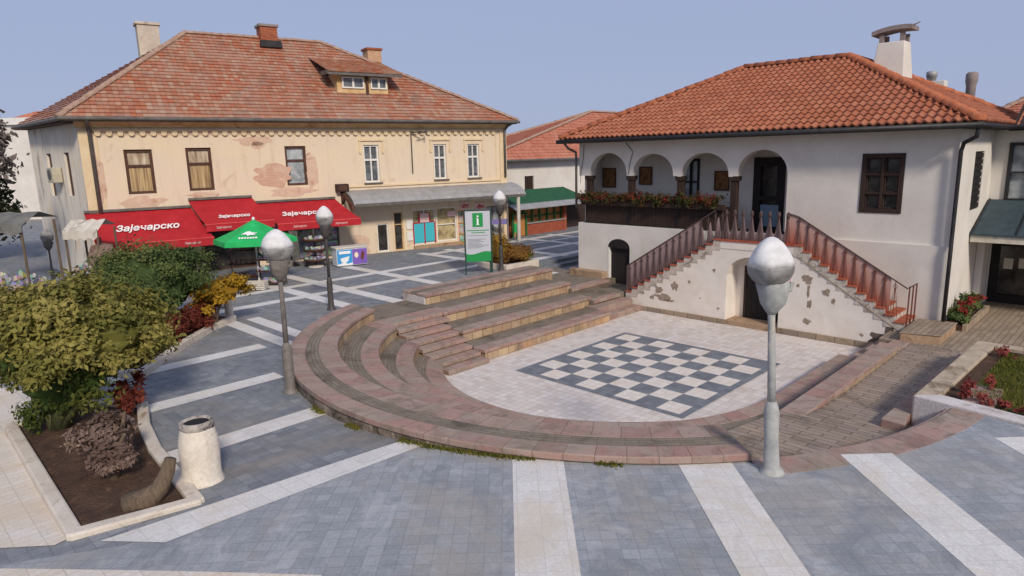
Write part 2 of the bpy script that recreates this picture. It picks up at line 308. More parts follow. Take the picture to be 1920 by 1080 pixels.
# ------------------------------------------------------------------ mesh helpers
class MB:
    def __init__(s): s.v = []; s.f = []; s.uv = []; s.rnd = []
    def add(s, vs, fs, uvs=None, rnd=0.):
        o = len(s.v); s.v += [tuple(p) for p in vs]
        for i, f in enumerate(fs):
            s.f.append([o+k for k in f]); s.uv.append(uvs[i] if uvs else None); s.rnd.append(rnd)
        return s
    def box(s, x0, x1, y0, y1, z0, z1):
        x0, x1 = min(x0, x1), max(x0, x1); y0, y1 = min(y0, y1), max(y0, y1)
        vs = [(x0, y0, z0), (x1, y0, z0), (x1, y1, z0), (x0, y1, z0), (x0, y0, z1), (x1, y0, z1), (x1, y1, z1), (x0, y1, z1)]
        fs = [(0, 3, 2, 1), (4, 5, 6, 7), (0, 1, 5, 4), (1, 2, 6, 5), (2, 3, 7, 6), (3, 0, 4, 7)]
        def q(i, f):
            a = [vs[k] for k in f]
            if i < 2: return [(p[0], p[1]) for p in a]
            if i in (2, 4): return [(p[0], p[2]) for p in a]
            return [(p[1], p[2]) for p in a]
        return s.add(vs, fs, [q(i, f) for i, f in enumerate(fs)])
    def prism(s, poly, z0, z1):
        """poly in x,y; z0/z1 numbers or functions of (x, y)"""
        A = sum(poly[i][0]*poly[(i+1) % len(poly)][1]-poly[(i+1) % len(poly)][0]*poly[i][1] for i in range(len(poly)))
        if A < 0: poly = poly[::-1]
        n = len(poly); f0 = z0 if callable(z0) else (lambda x, y: z0); f1 = z1 if callable(z1) else (lambda x, y: z1)
        vs = [(x, y, f0(x, y)) for x, y in poly]+[(x, y, f1(x, y)) for x, y in poly]
        fs = [list(range(n))[::-1], list(range(n, 2*n))]; uv = [[poly[k] for k in range(n)][::-1], list(poly)]
        L = 0
        for i in range(n):
            j = (i+1) % n; d = math.dist(poly[i], poly[j])
            fs.append((i, j, n+j, n+i)); uv.append([(L, vs[i][2]), (L+d, vs[j][2]), (L+d, vs[n+j][2]), (L, vs[n+i][2])]); L += d
        return s.add(vs, fs, uv)
    def slab(s, poly, y0, y1, axis='y'):
        """poly in (x,z) extruded along y (axis 'y') or in (y,z) along x (axis 'x')"""
        n = len(poly)
        P = (lambda a, z, d: (a, d, z)) if axis == 'y' else (lambda a, z, d: (d, a, z))
        vs = [P(a, z, y0) for a, z in poly]+[P(a, z, y1) for a, z in poly]
        fs = [list(range(n)), list(range(n, 2*n))[::-1]]; uv = [list(poly), list(poly)[::-1]]
        for i in range(n):
            j = (i+1) % n; d = math.dist(poly[i], poly[j]); fs.append((j, i, n+i, n+j)); uv.append([(d, 0), (0, 0), (0, y1-y0), (d, y1-y0)])
        return s.add(vs, fs, uv)
    def tube(s, pts, rad, n=10, caps=True):
        pts = [Vector(p) for p in pts]; k = len(pts)
        if not isinstance(rad, (list, tuple)): rad = [rad]*k
        vs = []
        d = (pts[1]-pts[0]).normalized(); a = d.orthogonal().normalized()
        for i, p in enumerate(pts):
            if 0 < i < k-1: d = (pts[i+1]-pts[i-1]).normalized()
            elif i == k-1: d = (pts[i]-pts[i-1]).normalized()
            a = (a-d*a.dot(d)).normalized(); b = d.cross(a)
            vs += [p+rad[i]*(math.cos(2*math.pi*j/n)*a+math.sin(2*math.pi*j/n)*b) for j in range(n)]
        fs = [(i*n+j, i*n+(j+1) % n, (i+1)*n+(j+1) % n, (i+1)*n+j) for i in range(k-1) for j in range(n)]
        if caps: fs += [tuple(range(n))[::-1], tuple(range((k-1)*n, k*n))]
        return s.add(vs, fs)
    def lathe(s, prof, c=(0, 0), n=20, wob=0, seed=0):
        k = len(prof); vs = []
        for i, (r, z) in enumerate(prof):
            for j in range(n):
                a = 2*math.pi*j/n
                q = 1+wob*noise.noise((math.cos(a)*1.3+seed*7, math.sin(a)*1.3, z*1.7+seed))
                vs.append((c[0]+r*q*math.cos(a), c[1]+r*q*math.sin(a), z))
        fs = [(i*n+j, i*n+(j+1) % n, (i+1)*n+(j+1) % n, (i+1)*n+j) for i in range(k-1) for j in range(n)]
        fs += [tuple(range(n))[::-1], tuple(range((k-1)*n, k*n))]
        return s.add(vs, fs)
    def ring(s, c, r0, r1, a0, a1, z0, z1, n=64):
        """solid ring sector; z1 may be a function of x,y; UV = (arc length, radius)"""
        f0 = z0 if callable(z0) else (lambda x, y: z0); f1 = z1 if callable(z1) else (lambda x, y: z1)
        vs = []; A = [a0+(a1-a0)*i/n for i in range(n+1)]
        for a in A:
            ca, sa = math.cos(R(a)), math.sin(R(a))
            for r, f in ((r0, f0), (r1, f0), (r1, f1), (r0, f1)):
                x, y = c[0]+r*ca, c[1]+r*sa; vs.append((x, y, f(x, y)))
        fs = []; uv = []; rm = (r0+r1)/2
        for i in range(n):
            o = 4*i; q = o+4; l0, l1 = R(A[i])*rm, R(A[i+1])*rm; h = vs[o+3][2]-vs[o][2]
            fs += [(o+3, o+2, q+2, q+3), (o+1, q+1, q+2, o+2), (o, o+3, q+3, q), (o, q, q+1, o+1)]
            uv += [[(l0, r0), (l0, r1), (l1, r1), (l1, r0)], [(l0, 0), (l1, 0), (l1, h), (l0, h)], [(l0, 0), (l0, h), (l1, h), (l1, 0)], [(l0, r0), (l1, r0), (l1, r1), (l0, r1)]]
        e = 4*n; fs += [(0, 1, 2, 3), (e, e+3, e+2, e+1)]; uv += [[(0, 0), (.3, 0), (.3, .3), (0, .3)]]*2
        return s.add(vs, fs, uv)

BASE = {}
def finish(o, name, mats, smooth, bevel):
    for m in (mats if isinstance(mats, (list, tuple)) else [mats]): o.data.materials.append(m if not isinstance(m, str) else M[m])
    if smooth: o.data.polygons.foreach_set('use_smooth', [True]*len(o.data.polygons))
    if bevel:
        b = o.modifiers.new('bevel', 'BEVEL'); b.width = bevel; b.segments = 2; b.limit_method = 'ANGLE'; b.angle_limit = R(50)
def build(mb, name, mat, parent=None, F=None, base=(0, 0, 0), smooth=False, bevel=0, recalc=True):
    """link the collected shape as ONE mesh object: a part of parent, or a thing of its own at base in frame F"""
    if parent is not None: base = BASE[parent.name]
    me = bpy.data.meshes.new(name)
    me.from_pydata([(p[0]-base[0], p[1]-base[1], p[2]-base[2]) for p in mb.v], [], mb.f)
    if any(u is not None for u in mb.uv):
        ul = me.uv_layers.new(name='UVMap'); flat = []
        for f, u in zip(mb.f, mb.uv):
            flat += [c for p in (u if u else [(0, 0)]*len(f)) for c in p]
        ul.data.foreach_set('uv', flat)
    if any(mb.rnd):
        a = me.attributes.new('rnd', 'FLOAT', 'FACE'); a.data.foreach_set('value', mb.rnd)
    me.update()
    if recalc:
        bm = bmesh.new(); bm.from_mesh(me); bmesh.ops.recalc_face_normals(bm, faces=bm.faces); bm.to_mesh(me); bm.free()
    o = bpy.data.objects.new(name, me); C.objects.link(o)
    finish(o, name, mat, smooth, bevel)
    if parent is not None: o.parent = parent
    else:
        o.location = fr(F or FW, base); o.rotation_euler = (0, 0, (F or FW)[1])
    BASE[o.name] = base
    return o
def tag(o, label=None, cat=None, group=None, kind=None):
    if label: o['label'] = label
    if cat: o['category'] = cat
    if group: o['group'] = group
    if kind: o['kind'] = kind
    return o
def thing(name, label, cat, F=FW, base=(0, 0, 0), group=None):
    o = bpy.data.objects.new(name, None); o.empty_display_size = .2; C.objects.link(o)
    o.location = fr(F, base); o.rotation_euler = (0, 0, F[1]); BASE[o.name] = base
    return tag(o, label, cat, group)
def copy_tree(o, parent=None):
    c = o.copy(); C.objects.link(c); c.parent = parent; BASE[c.name] = BASE[o.name]
    for ch in list(o.children): copy_tree(ch, c)
    return c
def struct(mb, name, mat, F=FW, **k): return tag(build(mb, name, mat, None, F, **k), kind='structure')

def text_part(s, name, mat, parent, origin, xdir, ydir, size, extrude=.004, shear=0, width=None):
    """lettering as a mesh part lying on the plane spanned by xdir, ydir (frame coordinates), centred on origin"""
    cu = bpy.data.curves.new('t', 'FONT'); cu.body = s; cu.size = size; cu.extrude = extrude; cu.shear = shear
    cu.align_x = 'CENTER'; cu.align_y = 'CENTER'; cu.resolution_u = 3; cu.offset = .022*size if size > .2 else .008*size
    t = bpy.data.objects.new('t', cu); C.objects.link(t)
    dg = bpy.context.evaluated_depsgraph_get(); dg.update()
    me = bpy.data.meshes.new_from_object(t.evaluated_get(dg))
    bpy.data.objects.remove(t); bpy.data.curves.remove(cu)
    x = Vector(xdir).normalized(); y = Vector(ydir).normalized(); n = x.cross(y); b = Vector(BASE[parent.name])
    co_ = [v.co.copy() for v in me.vertices]
    sx = 1
    if width and co_:
        w_ = max(c.x for c in co_)-min(c.x for c in co_); sx = width/w_
    for v, c in zip(me.vertices, co_): v.co = Vector(origin)-b+x*c.x*sx+y*c.y+n*(c.z+extrude+.002)
    me.name = name; o = bpy.data.objects.new(name, me); C.objects.link(o); me.materials.clear(); me.materials.append(M[mat]); o.parent = parent
    BASE[o.name] = BASE[parent.name]
    return o

def wall(mb, x0, x1, z0, z1, opens, y0=0., depth=.25, uvs=True):
    """wall face at y=y0 (frame x,z plane, seen from -y) with rectangular openings and reveals of the given depth"""
    X = sorted({x0, x1, *[o[0] for o in opens], *[o[1] for o in opens]}); Z = sorted({z0, z1, *[o[2] for o in opens], *[o[3] for o in opens]})
    for i in range(len(X)-1):
        for j in range(len(Z)-1):
            cx, cz = (X[i]+X[i+1])/2, (Z[j]+Z[j+1])/2
            if any(o[0] < cx < o[1] and o[2] < cz < o[3] for o in opens): continue
            q = [(X[i], Z[j]), (X[i+1], Z[j]), (X[i+1], Z[j+1]), (X[i], Z[j+1])]
            mb.add([(a, y0, z) for a, z in q], [(0, 1, 2, 3)], [q])
    for a0, a1, b0, b1 in [o[:4] for o in opens]:
        y1 = y0+depth
        for p, q in (((a0, b0), (a0, b1)), ((a0, b1), (a1, b1)), ((a1, b1), (a1, b0)), ((a1, b0), (a0, b0))):
            mb.add([(p[0], y0, p[1]), (q[0], y0, q[1]), (q[0], y1, q[1]), (p[0], y1, p[1])], [(0, 1, 2, 3)], [[(0, 0), (1, 0), (1, 1), (0, 1)]])

def swap_uv_frame(mb, u):
    """turn a wall built in (x,z) at y into the stage frame: x -> -v, y -> u"""
    mb.v = [(p[1]+u, -p[0], p[2]) for p in mb.v]; return mb

def plaza_sheet(polys, lift, name, mat, uvrot=0, kind='structure'):
    """flat sheets draped on the plaza's gentle slope (polygons in world x,y; first may carry a hole)"""
    bm = bmesh.new()
    for poly in polys:
        loops = poly if isinstance(poly[0][0], (list, tuple)) else [poly]
        pts = [p for l in loops for p in l]
        vsb = [bm.verts.new((p[0], p[1], 0)) for p in pts]
        for t in tessellate_polygon([[Vector((p[0], p[1], 0)) for p in l] for l in loops]):
            try: bm.faces.new([vsb[i] for i in t])
            except ValueError: pass
    for k in range(15):
        d = -17.0+k*9.4/14
        bmesh.ops.bisect_plane(bm, geom=bm.verts[:]+bm.edges[:]+bm.faces[:], plane_co=(d/2, -d/2, 0), plane_no=(1, -1, 0))
    for v in bm.verts: v.co.z = zp(v.co.x, v.co.y)+lift
    bmesh.ops.recalc_face_normals(bm, faces=bm.faces)
    for f in bm.faces:
        if f.normal.z < 0: f.normal_flip()
    # object aligned with the slab grid
    rot = Matrix.Rotation(-uvrot, 4, 'Z'); bm.transform(rot)
    me = bpy.data.meshes.new(name); bm.to_mesh(me); bm.free()
    o = bpy.data.objects.new(name, me); C.objects.link(o); o.rotation_euler = (0, 0, uvrot); me.materials.append(M[mat])
    o['kind'] = kind; return o

def tiles(mb, O, e, t, n, poly, tw, rh, prof, lip=.03, jit=.004, rng=None):
    """a roof slope of real tiles: O corner, e along the eave, t up the slope, n normal; poly = convex outline in (s,t)"""
    rng = rng or random.Random(3)
    O, e, t, n = Vector(O), Vector(e), Vector(t), Vector(n)
    smin, smax = min(p[0] for p in poly), max(p[0] for p in poly); tmax = max(p[1] for p in poly)
    bm = bmesh.new(); ul = bm.loops.layers.uv.new('uv')
    def q(s, tt, h): return bm.verts.new(O+e*s+t*tt+n*h)
    rows = int(tmax/rh)+1; cols = int((smax-smin)/tw)+2
    ns = len(prof)-1
    # horizontal span of the outline at each row, to skip cells wholly outside
    def span(tt):
        xs = []
        for i in range(len(poly)):
            a, b = poly[i], poly[(i+1) % len(poly)]
            if (a[1]-tt)*(b[1]-tt) <= 0 and a[1] != b[1]: xs.append(a[0]+(b[0]-a[0])*(tt-a[1])/(b[1]-a[1]))
        return (min(xs), max(xs)) if xs else None
    for j in range(rows):
        t0, t1 = j*rh-.015, (j+1)*rh+.01
        sps = [x for x in (span(min(max(t0, 1e-4), tmax-1e-4)), span(min(t1, tmax-1e-4))) if x]
        if not sps: continue
        lo, hi = min(x[0] for x in sps)-tw, max(x[1] for x in sps)+tw
        off = .5*tw if (ns == 1 and j % 2) else 0
        for i in range(cols):
            s0 = smin+i*tw-off
            if s0 < lo or s0 > hi: continue
            dj = rng.uniform(-jit, jit); dt = rng.uniform(-jit, jit)*1.5
            lo_v = []; hi_v = []; lp = []
            for k in range(ns+1):
                ss = s0+tw*k/ns; h = prof[k]
                lo_v.append(q(ss, t0+dt, h+lip+dj)); hi_v.append(q(ss, t1, h*1.0)); lp.append(q(ss, t0+dt, h-.012))
            for k in range(ns):
                for quad, uvq in (((lo_v[k], lo_v[k+1], hi_v[k+1], hi_v[k]), ((k/ns, .03), ((k+1)/ns, .03), ((k+1)/ns, .98), (k/ns, .98))),
                                  ((lp[k], lp[k+1], lo_v[k+1], lo_v[k]), ((k/ns, .02), ((k+1)/ns, .02), ((k+1)/ns, .06), (k/ns, .06)))):
                    f = bm.faces.new(quad)
                    for L, (a, b) in zip(f.loops, uvq): L[ul].uv = ((i+a*.96+.02+(.5 if off else 0)*0)*tw, (j+b)*rh)
                    f.smooth = ns > 1
    cx = sum(p[0] for p in poly)/len(poly); cy = sum(p[1] for p in poly)/len(poly)
    for i in range(len(poly)):
        a, b = poly[i], poly[(i+1) % len(poly)]
        if abs(a[1]-b[1]) < 1e-6 and a[1] <= 1e-6: continue
        no = Vector((b[1]-a[1], -(b[0]-a[0])))
        if no.dot(Vector((cx-a[0], cy-a[1]))) > 0: no = -no
        bmesh.ops.bisect_plane(bm, geom=bm.verts[:]+bm.edges[:]+bm.faces[:], plane_co=O+e*a[0]+t*a[1], plane_no=e*no.x+t*no.y, clear_outer=True)
    bm.verts.index_update()
    o = len(mb.v)
    mb.v += [tuple(v.co) for v in bm.verts]
    for f in bm.faces:
        mb.f.append([o+v.index for v in f.verts]); mb.uv.append([tuple(L[ul].uv) for L in f.loops]); mb.rnd.append(0.)
    bm.free()

def ridge_caps(mb, p0, p1, r=.13, seg=.38):
    p0, p1 = Vector(p0), Vector(p1); L = (p1-p0).length; n = max(1, int(L/seg)); d = (p1-p0)/L
    side = d.cross(Vector((0, 0, 1))).normalized(); up = side.cross(d).normalized()
    rg = random.Random(int(L*100))
    for i in range(n):
        a, b = p0+d*(i*L/n-.02), p0+d*((i+1)*L/n+.03); j = rg.uniform(-.012, .012)
        vs = []
        for p, rr in ((a, r*1.12), (b, r*.92)):
            for k in range(7):
                t = math.pi*(k/6)*1.1-.157
                vs.append(p+side*rr*math.cos(t)+up*(rr*.8*math.sin(t)+j))
        fs = [(k, k+1, 8+k, 7+k) for k in range(6)]+[tuple(range(7))]
        mb.add(vs, fs)

def hip_roof(parent, x0, x1, y0, y1, ze, zr, xa, xb, yr, mat, cap, tw, rh, prof, lip, name='roof', faces='flbr', caps=True):
    """hipped roof over the eave rectangle; ridge from (xa,yr) to (xb,yr) at zr"""
    mb = MB()
    cs = {'f': ((x0, y0), (x1, y0)), 'r': ((x1, y0), (x1, y1)), 'b': ((x1, y1), (x0, y1)), 'l': ((x0, y1), (x0, y0))}
    ap = {'f': [(xb, yr), (xa, yr)], 'r': [(xb, yr)], 'b': [(xa, yr), (xb, yr)], 'l': [(xa, yr)]}
    for k in faces:
        a, b = cs[k]; O = Vector((*a, ze)); e = Vector((b[0]-a[0], b[1]-a[1], 0)); L = e.length; e /= L
        inn = Vector((-e.y, e.x, 0)); P = [Vector((*p, zr))-O for p in ap[k]]
        run = P[0].dot(inn); t = (inn*run+Vector((0, 0, zr-ze))).normalized(); n = e.cross(t)
        poly = [(0, 0), (L, 0)]+[(p.dot(e), p.dot(t)) for p in P]
        tiles(mb, O, e, t, n, poly, tw, rh, prof, lip)
    # dark sarking just below the tiles
    r = build(mb, name, mat, parent, recalc=False)
    d = MB(); k_ = .03
    P = [(x0+k_, y0+k_, ze-.03), (x1-k_, y0+k_, ze-.03), (x1-k_, y1-k_, ze-.03), (x0+k_, y1-k_, ze-.03), (xa, yr, zr-.06), (xb, yr, zr-.06)]
    d.add(P, [(0, 1, 5, 4), (1, 2, 5), (2, 3, 4, 5), (3, 0, 4), (3, 2, 1, 0)])
    build(d, 'roof_deck', 'dark_wood', r)
    if caps:
        c = MB(); A, B = (xa, yr, zr+.02), (xb, yr, zr+.02)
        ridge_caps(c, A, B)
        for (x, y), q in (((x0, y0), A), ((x1, y0), B), ((x1, y1), B), ((x0, y1), A)): ridge_caps(c, (x, y, ze+.04), q)
        build(c, 'ridge_tiles', cap, r, smooth=True)
    return r

# ------------------------------------------------------------------ foliage
def leaves(mb, c, rad, n, size, seed=1, clumps=26, spread=.28, flat=1.0, lump=.25, drop=None, up=.35, core=.55):
    rg = np.random.default_rng(seed); c = np.array(c, float); rad = np.array(rad, float)
    d = rg.normal(size=(clumps, 3)); d /= np.linalg.norm(d, axis=1)[:, None]; d[:, 2] = np.where(d[:, 2] < -.55, -d[:, 2]*.4, d[:, 2])
    rr = rg.uniform(core, 1.0, clumps); cc = d*rr[:, None]*(1+lump*1.25*rg.normal(size=(clumps, 1)).clip(-1, 1))
    tone = rg.uniform(0, 1, clumps)
    k = rg.integers(0, clumps, n)
    p = cc[k]+rg.normal(size=(n, 3))*spread*.55
    # keep most leaves on the outside of the clumps
    P = c+p*rad
    nd = p-cc[k]*.5; nd /= (np.linalg.norm(nd, axis=1)[:, None]+1e-6); nd += rg.normal(size=(n, 3))*.7; nd[:, 2] += up
    nd /= np.linalg.norm(nd, axis=1)[:, None]
    a = np.cross(nd, rg.normal(size=(n, 3))); a /= (np.linalg.norm(a, axis=1)[:, None]+1e-6); b = np.cross(nd, a)
    s = size*rg.uniform(.45, 1.5, n)[:, None]; wd = s*rg.uniform(.4, .65, n)[:, None]
    V = np.stack([P-a*s*.5, P+b*wd*.5-nd*s*.08, P+a*s*.5, P-b*wd*.5-nd*s*.08], 1).reshape(-1, 3)
    o = len(mb.v); mb.v += [tuple(x) for x in V]
    t = np.clip(tone[k]*.85+rg.uniform(0, .5, n)-.08, .01, 1.3)
    for i in range(n):
        mb.f.append([o+4*i, o+4*i+1, o+4*i+2, o+4*i+3]); mb.uv.append(None); mb.rnd.append(float(t[i]))
def blob(mb, c, rad, seed=1, amp=.25, freq=1.6, sub=3, rnd=.35):
    bm = bmesh.new(); bmesh.ops.create_icosphere(bm, subdivisions=sub, radius=1)
    for v in bm.verts:
        q = 1+amp*noise.fractal(v.co*freq+Vector((seed*3.1, seed, 0)), 1, 2, 3)
        v.co = Vector((c[0]+v.co.x*rad[0]*q, c[1]+v.co.y*rad[1]*q, c[2]+v.co.z*rad[2]*q))
    bm.verts.index_update(); mb.add([v.co for v in bm.verts], [[v.index for v in f.verts] for f in bm.faces], None, rnd); bm.free()
def branches(mb, base, tops, r0, r1=.015, seed=1):
    rg = random.Random(seed); b = Vector(base)
    for t in tops:
        t = Vector(t); m1 = b.lerp(t, .4)+Vector((rg.uniform(-.08, .08), rg.uniform(-.08, .08), .06)); m2 = b.lerp(t, .75)+Vector((rg.uniform(-.08, .08), rg.uniform(-.08, .08), .05))
        mb.tube([b, m1, m2, t], [r0, r0*.7, r0*.42, r1], 7)

# ================================================================== GROUND
CC = (1.51, 3.11)          # centre of the seating circles (stage frame)
RO = 8.15
def polar(r, a): return (CC[0]+r*math.cos(R(a)), CC[1]+r*math.sin(R(a)))
def W(p): return from_uv(*p)
hole_uv = [polar(8.08, a) for a in np.linspace(122, 231, 40)]+[polar(8.3, a) for a in np.linspace(231.5, 272, 16)]
hole_uv += [(1.9, -5.15), (.75, -5.0), (.5, -6.2), (.3, -9.), (.3, -16), (40, -16), (40, 9.9), (12.4, 9.9), (12.4, 12.9), (8.3, 12.9), (8.3, 12.3), (7.6, 11.05), (6.95, 11.0), (.6, 11.0), (-1.3, 10.9)]
outer = [(-60, 2), (-20, 2), (40, 2), (60, 30), (60, 90), (-60, 90)]
plaza_sheet([[outer, [W(p) for p in hole_uv]]], 0, 'plaza_paving', 'plaza_slabs_dim', TH)
far = MB(); far.box(-900, 900, -300, 1500, -.6, -.5)
struct(far, 'terrain', 'grass')

def strip(p, q, w_):
    p, q = Vector(p), Vector(q); d = (q-p).normalized(); n = Vector((-d.y, d.x))*w_/2
    return [tuple(p-n), tuple(q-n), tuple(q+n), tuple(p+n)]
def uvstrip(u0, v0, u1, v1, w_): return strip(W((u0, v0)), W((u1, v1)), w_)
bands_u = [uvstrip(-16, 9.35, -5.2, 9.35, .5), uvstrip(-16, 6.72, -6.05, 6.72, .5), uvstrip(-16, 4.0, -6.5, 4.0, .55),
           uvstrip(-6, 14.35, 9.2, 14.35, .5), uvstrip(-3, 16.45, 10, 16.45, .45), uvstrip(8, 18.9, 24, 18.9, .5)]
bands_v = [uvstrip(3.25, 11.2, 3.25, 19.6, .5), uvstrip(.33, 10.95, .33, 19.3, .5), uvstrip(-1.15, 10.9, -1.15, 18.5, .5), uvstrip(-4.0, 9.4, -4.0, 12.6, .42),
           uvstrip(-4.7, 8.6, -4.7, 12.9, .42), uvstrip(7.9, 13.0, 7.9, 19.6, .5)]
# crossing bands: stop just short of each other's sheets by lying a few millimetres apart
plaza_sheet(bands_u, .004, 'paving_bands', 'band_slabs', TH)
plaza_sheet(bands_v, .008, 'paving_bands', 'band_slabs', TH)
fz = [(-1.62, 10.30)]+[W(polar(8.09, a)) for a in np.linspace(195, 231, 22)]+[W(polar(8.3, a)) for a in np.linspace(232, 272, 16)]
fz += [W((1.9, -5.15)), W((.75, -5.0)), W((.5, -6.2)), W((.3, -9.)), (14, 1.5), (-9, 1.5), (-9, 6.6), (-4.9, 7.5)]
plaza_sheet([fz], .003, 'plaza_paving', 'plaza_slabs', R(90))
front = []
for x0, x1, y1, in ((-.06, .72, 9.7), (2.4, 3.2, 9.2), (4.9, 5.68, 9.3), (7.55, 8.3, 9.75)):
    front.append([(x0+.03, 3.0), (x1-.08, 3.0), (x1, y1), (x0, y1)])
plaza_sheet(front, .007, 'paving_bands', 'band_slabs', R(90))
plaza_sheet([[(-1.9, 10.42), (-1.45, 10.22), (-4.41, 7.51), (-5.3, 7.63)]], .009, 'paving_bands', 'band_slabs', TH)
# pale paved strip left of the planting bed and along the bottom edge
plaza_sheet([[(-5.85, 7.58), (-5.78, 7.72), (-9.35, 11.6), (-10.2, 13.5), (-14, 15), (-14, 7.58)], [(-7.5, 7.12), (-6.1, 7.10), (-4.1, 6.87), (-2.2, 6.64), (-2.2, 6.45), (-7.5, 6.8)]], .012, 'pale_paving', 'warm_slabs', TH)

# upper street beyond the planter: bands at plaza level behind, drawn lower part between bench and house
plaza_sheet([uvstrip(9.6, 13.2, 9.6, 19.6, .5), uvstrip(11.6, 12.6, 11.6, 19.6, .5), uvstrip(15.2, 12.6, 15.2, 19.3, .45), uvstrip(17.6, 12.6, 17.6, 19.5, .4)], .008, 'paving_bands', 'band_slabs', TH)
plaza_sheet([uvstrip(8.6, 13.45, 24, 13.45, .5), uvstrip(9.2, 15.6, 24, 15.6, .45), uvstrip(9.2, 17.3, 24, 17.3, .2)], .004, 'paving_bands', 'band_slabs', TH)

# stage floor
st = MB(); pts = [polar(5.3, a) for a in np.linspace(100, 270, 50)]+[(8.9, -2.2), (8.9, 7.0)]
st.prism([p for p in pts], -.2, 0.)
struct(st, 'stage_floor', 'stage_slabs', FU)
# chessboard
cb_ = MB(); lt = MB()
for i in range(8):
    for j in range(8):
        x0, y0 = i*S, j*S+.02
        q = [(x0, y0), (x0+S, y0), (x0+S, y0+S), (x0, y0+S)]
        ((lt if (i+j) % 2 == 0 else cb_)).add([(a, b, .008) for a, b in q], [(0, 1, 2, 3)])
E_ = 8*S; bw = .17
for x0, x1, y0, y1 in ((-bw, E_+bw, -bw, .02), (-bw, E_+bw, E_+.02, E_+bw), (-bw, 0, .02, E_+.02), (E_, E_+bw, .02, E_+.02)):
    cb_.add([(x0, y0, .008), (x1, y0, .008), (x1, y1, .008), (x0, y1, .008)], [(0, 1, 2, 3)])
t = thing('chessboard', 'large grey and white paved chessboard set in the pale stage floor', 'chessboard', FU, (0, 0, 0))
build(cb_, 'dark_squares', 'chess_dark', t); build(lt, 'light_squares', 'chess_light', t)

# ================================================================== SEATING
TZ = .34
RR = {1: 4.5, 2: 5.25, 3: 6.1, 4: 7.07, 5: 8.15}
A0 = {1: 133, 2: 128, 3: 121.5, 4: 117}
def ang_end(r, u):     # angle at which radius r meets the cut line at u
    return math.degrees(math.acos((u-CC[0])/r))
words = {1: 'lowest', 2: 'second lowest', 3: 'second highest', 4: 'highest'}
for k in (1, 2, 3, 4):
    z = TZ*k; r0, r1 = RR[k], RR[k+1]; cut = -1.67
    a0 = ang_end(r0, cut); a1 = 270 if k == 1 else 231.5
    lab = {1: 'lowest curved stone seat tier rounding the stage floor', 2: 'second lowest curved stone seat tier around the stage', 3: 'curved stone seat tier just inside the highest outer ring',
           4: 'highest and outermost curved stone seat ring, with brown brick inlay between pink slabs'}[k]
    t = thing('curved_bench', lab, 'stone bench', FU, (*polar(r0, 180), 0), 'curved stone seats around the stage')
    def sector(ra, rb, z0, z1, n=80):
        """ring sector whose left end follows the straight cut at u = cut"""
        mb = MB(); mb.ring(CC, ra, rb, 0, 1, z0, z1, n); aa, ab = ang_end(ra, cut), ang_end(rb, cut)
        i = 0; vs_ = []
        for s_ in range(n+1):
            f_ = s_/n
            for (r, st_, zz) in ((ra, aa, z0), (rb, ab, z0), (rb, ab, z1), (ra, aa, z1)):
                an = R(st_+(a1-st_)*f_); vs_.append((CC[0]+r*math.cos(an), CC[1]+r*math.sin(an), zz))
        mb.v = vs_; uv = []
        rm = (ra+rb)/2
        for s_ in range(n):
            l0 = R(aa+(a1-aa)*s_/n)*rm; l1 = R(aa+(a1-aa)*(s_+1)/n)*rm; h = z1-z0
            uv += [[(l0, ra), (l0, rb), (l1, rb), (l1, ra)], [(l0, 0), (l1, 0), (l1, h), (l0, h)], [(l0, 0), (l0, h), (l1, h), (l1, 0)], [(l0, ra), (l1, ra), (l1, rb), (l0, rb)]]
        mb.uv = uv+[[(0, 0), (.3, 0), (.3, .3), (0, .3)]]*2
        return mb
    build(sector(r0, r0+.36, -.15, z-.10), 'riser', 'riser_stone', t)
    build(sector(r0-.045, r0+.40, z-.10, z), 'seat_slabs', 'cap_stone', t, bevel=.012)
    if k < 4: build(sector(r0+.40, r1+.03, -.15, z-.004), 'tread', 'tread_brick', t)
    else:
        build(sector(r0+.36, r0+.70, -.15, z-.004), 'tread', 'tread_brick', t)
        build(sector(r0+.70, r1, z-.12, z+.002), 'outer_slabs', 'cap_stone', t, bevel=.02)
        build(sector(r0+.70, r1-.03, -.15, z-.12), 'outer_wall', 'outer_wall', t)

gm = MB(); rg = random.Random(15)
for k in range(2600):
    a = rg.uniform(172, 218)
    if noise.noise((a*.12, 3, 1)) < -.05: continue
    r = 8.12+abs(rg.gauss(0, .05)); u, v = polar(r, a); x, y = W((u, v)); z0 = zp(x, y); b = rg.uniform(0, 6.3); h = rg.uniform(.03, .1)
    lx, ly = rg.uniform(-.05, .05), rg.uniform(-.05, .05); dx, dy = math.cos(b)*.012, math.sin(b)*.012
    gm.add([(u-dx, v-dy, z0), (u+dx, v+dy, z0), (u+lx, v+ly, z0+h)], [(0, 1, 2)], None, .05+.9*rg.random())
o = build(gm, 'wall_grass', 'grass_blade', None, FU, (-5, -1, 1.1), recalc=False); tag(o, 'tufts of grass and moss along the foot of the outer curved seat', 'grass', None, 'stuff')

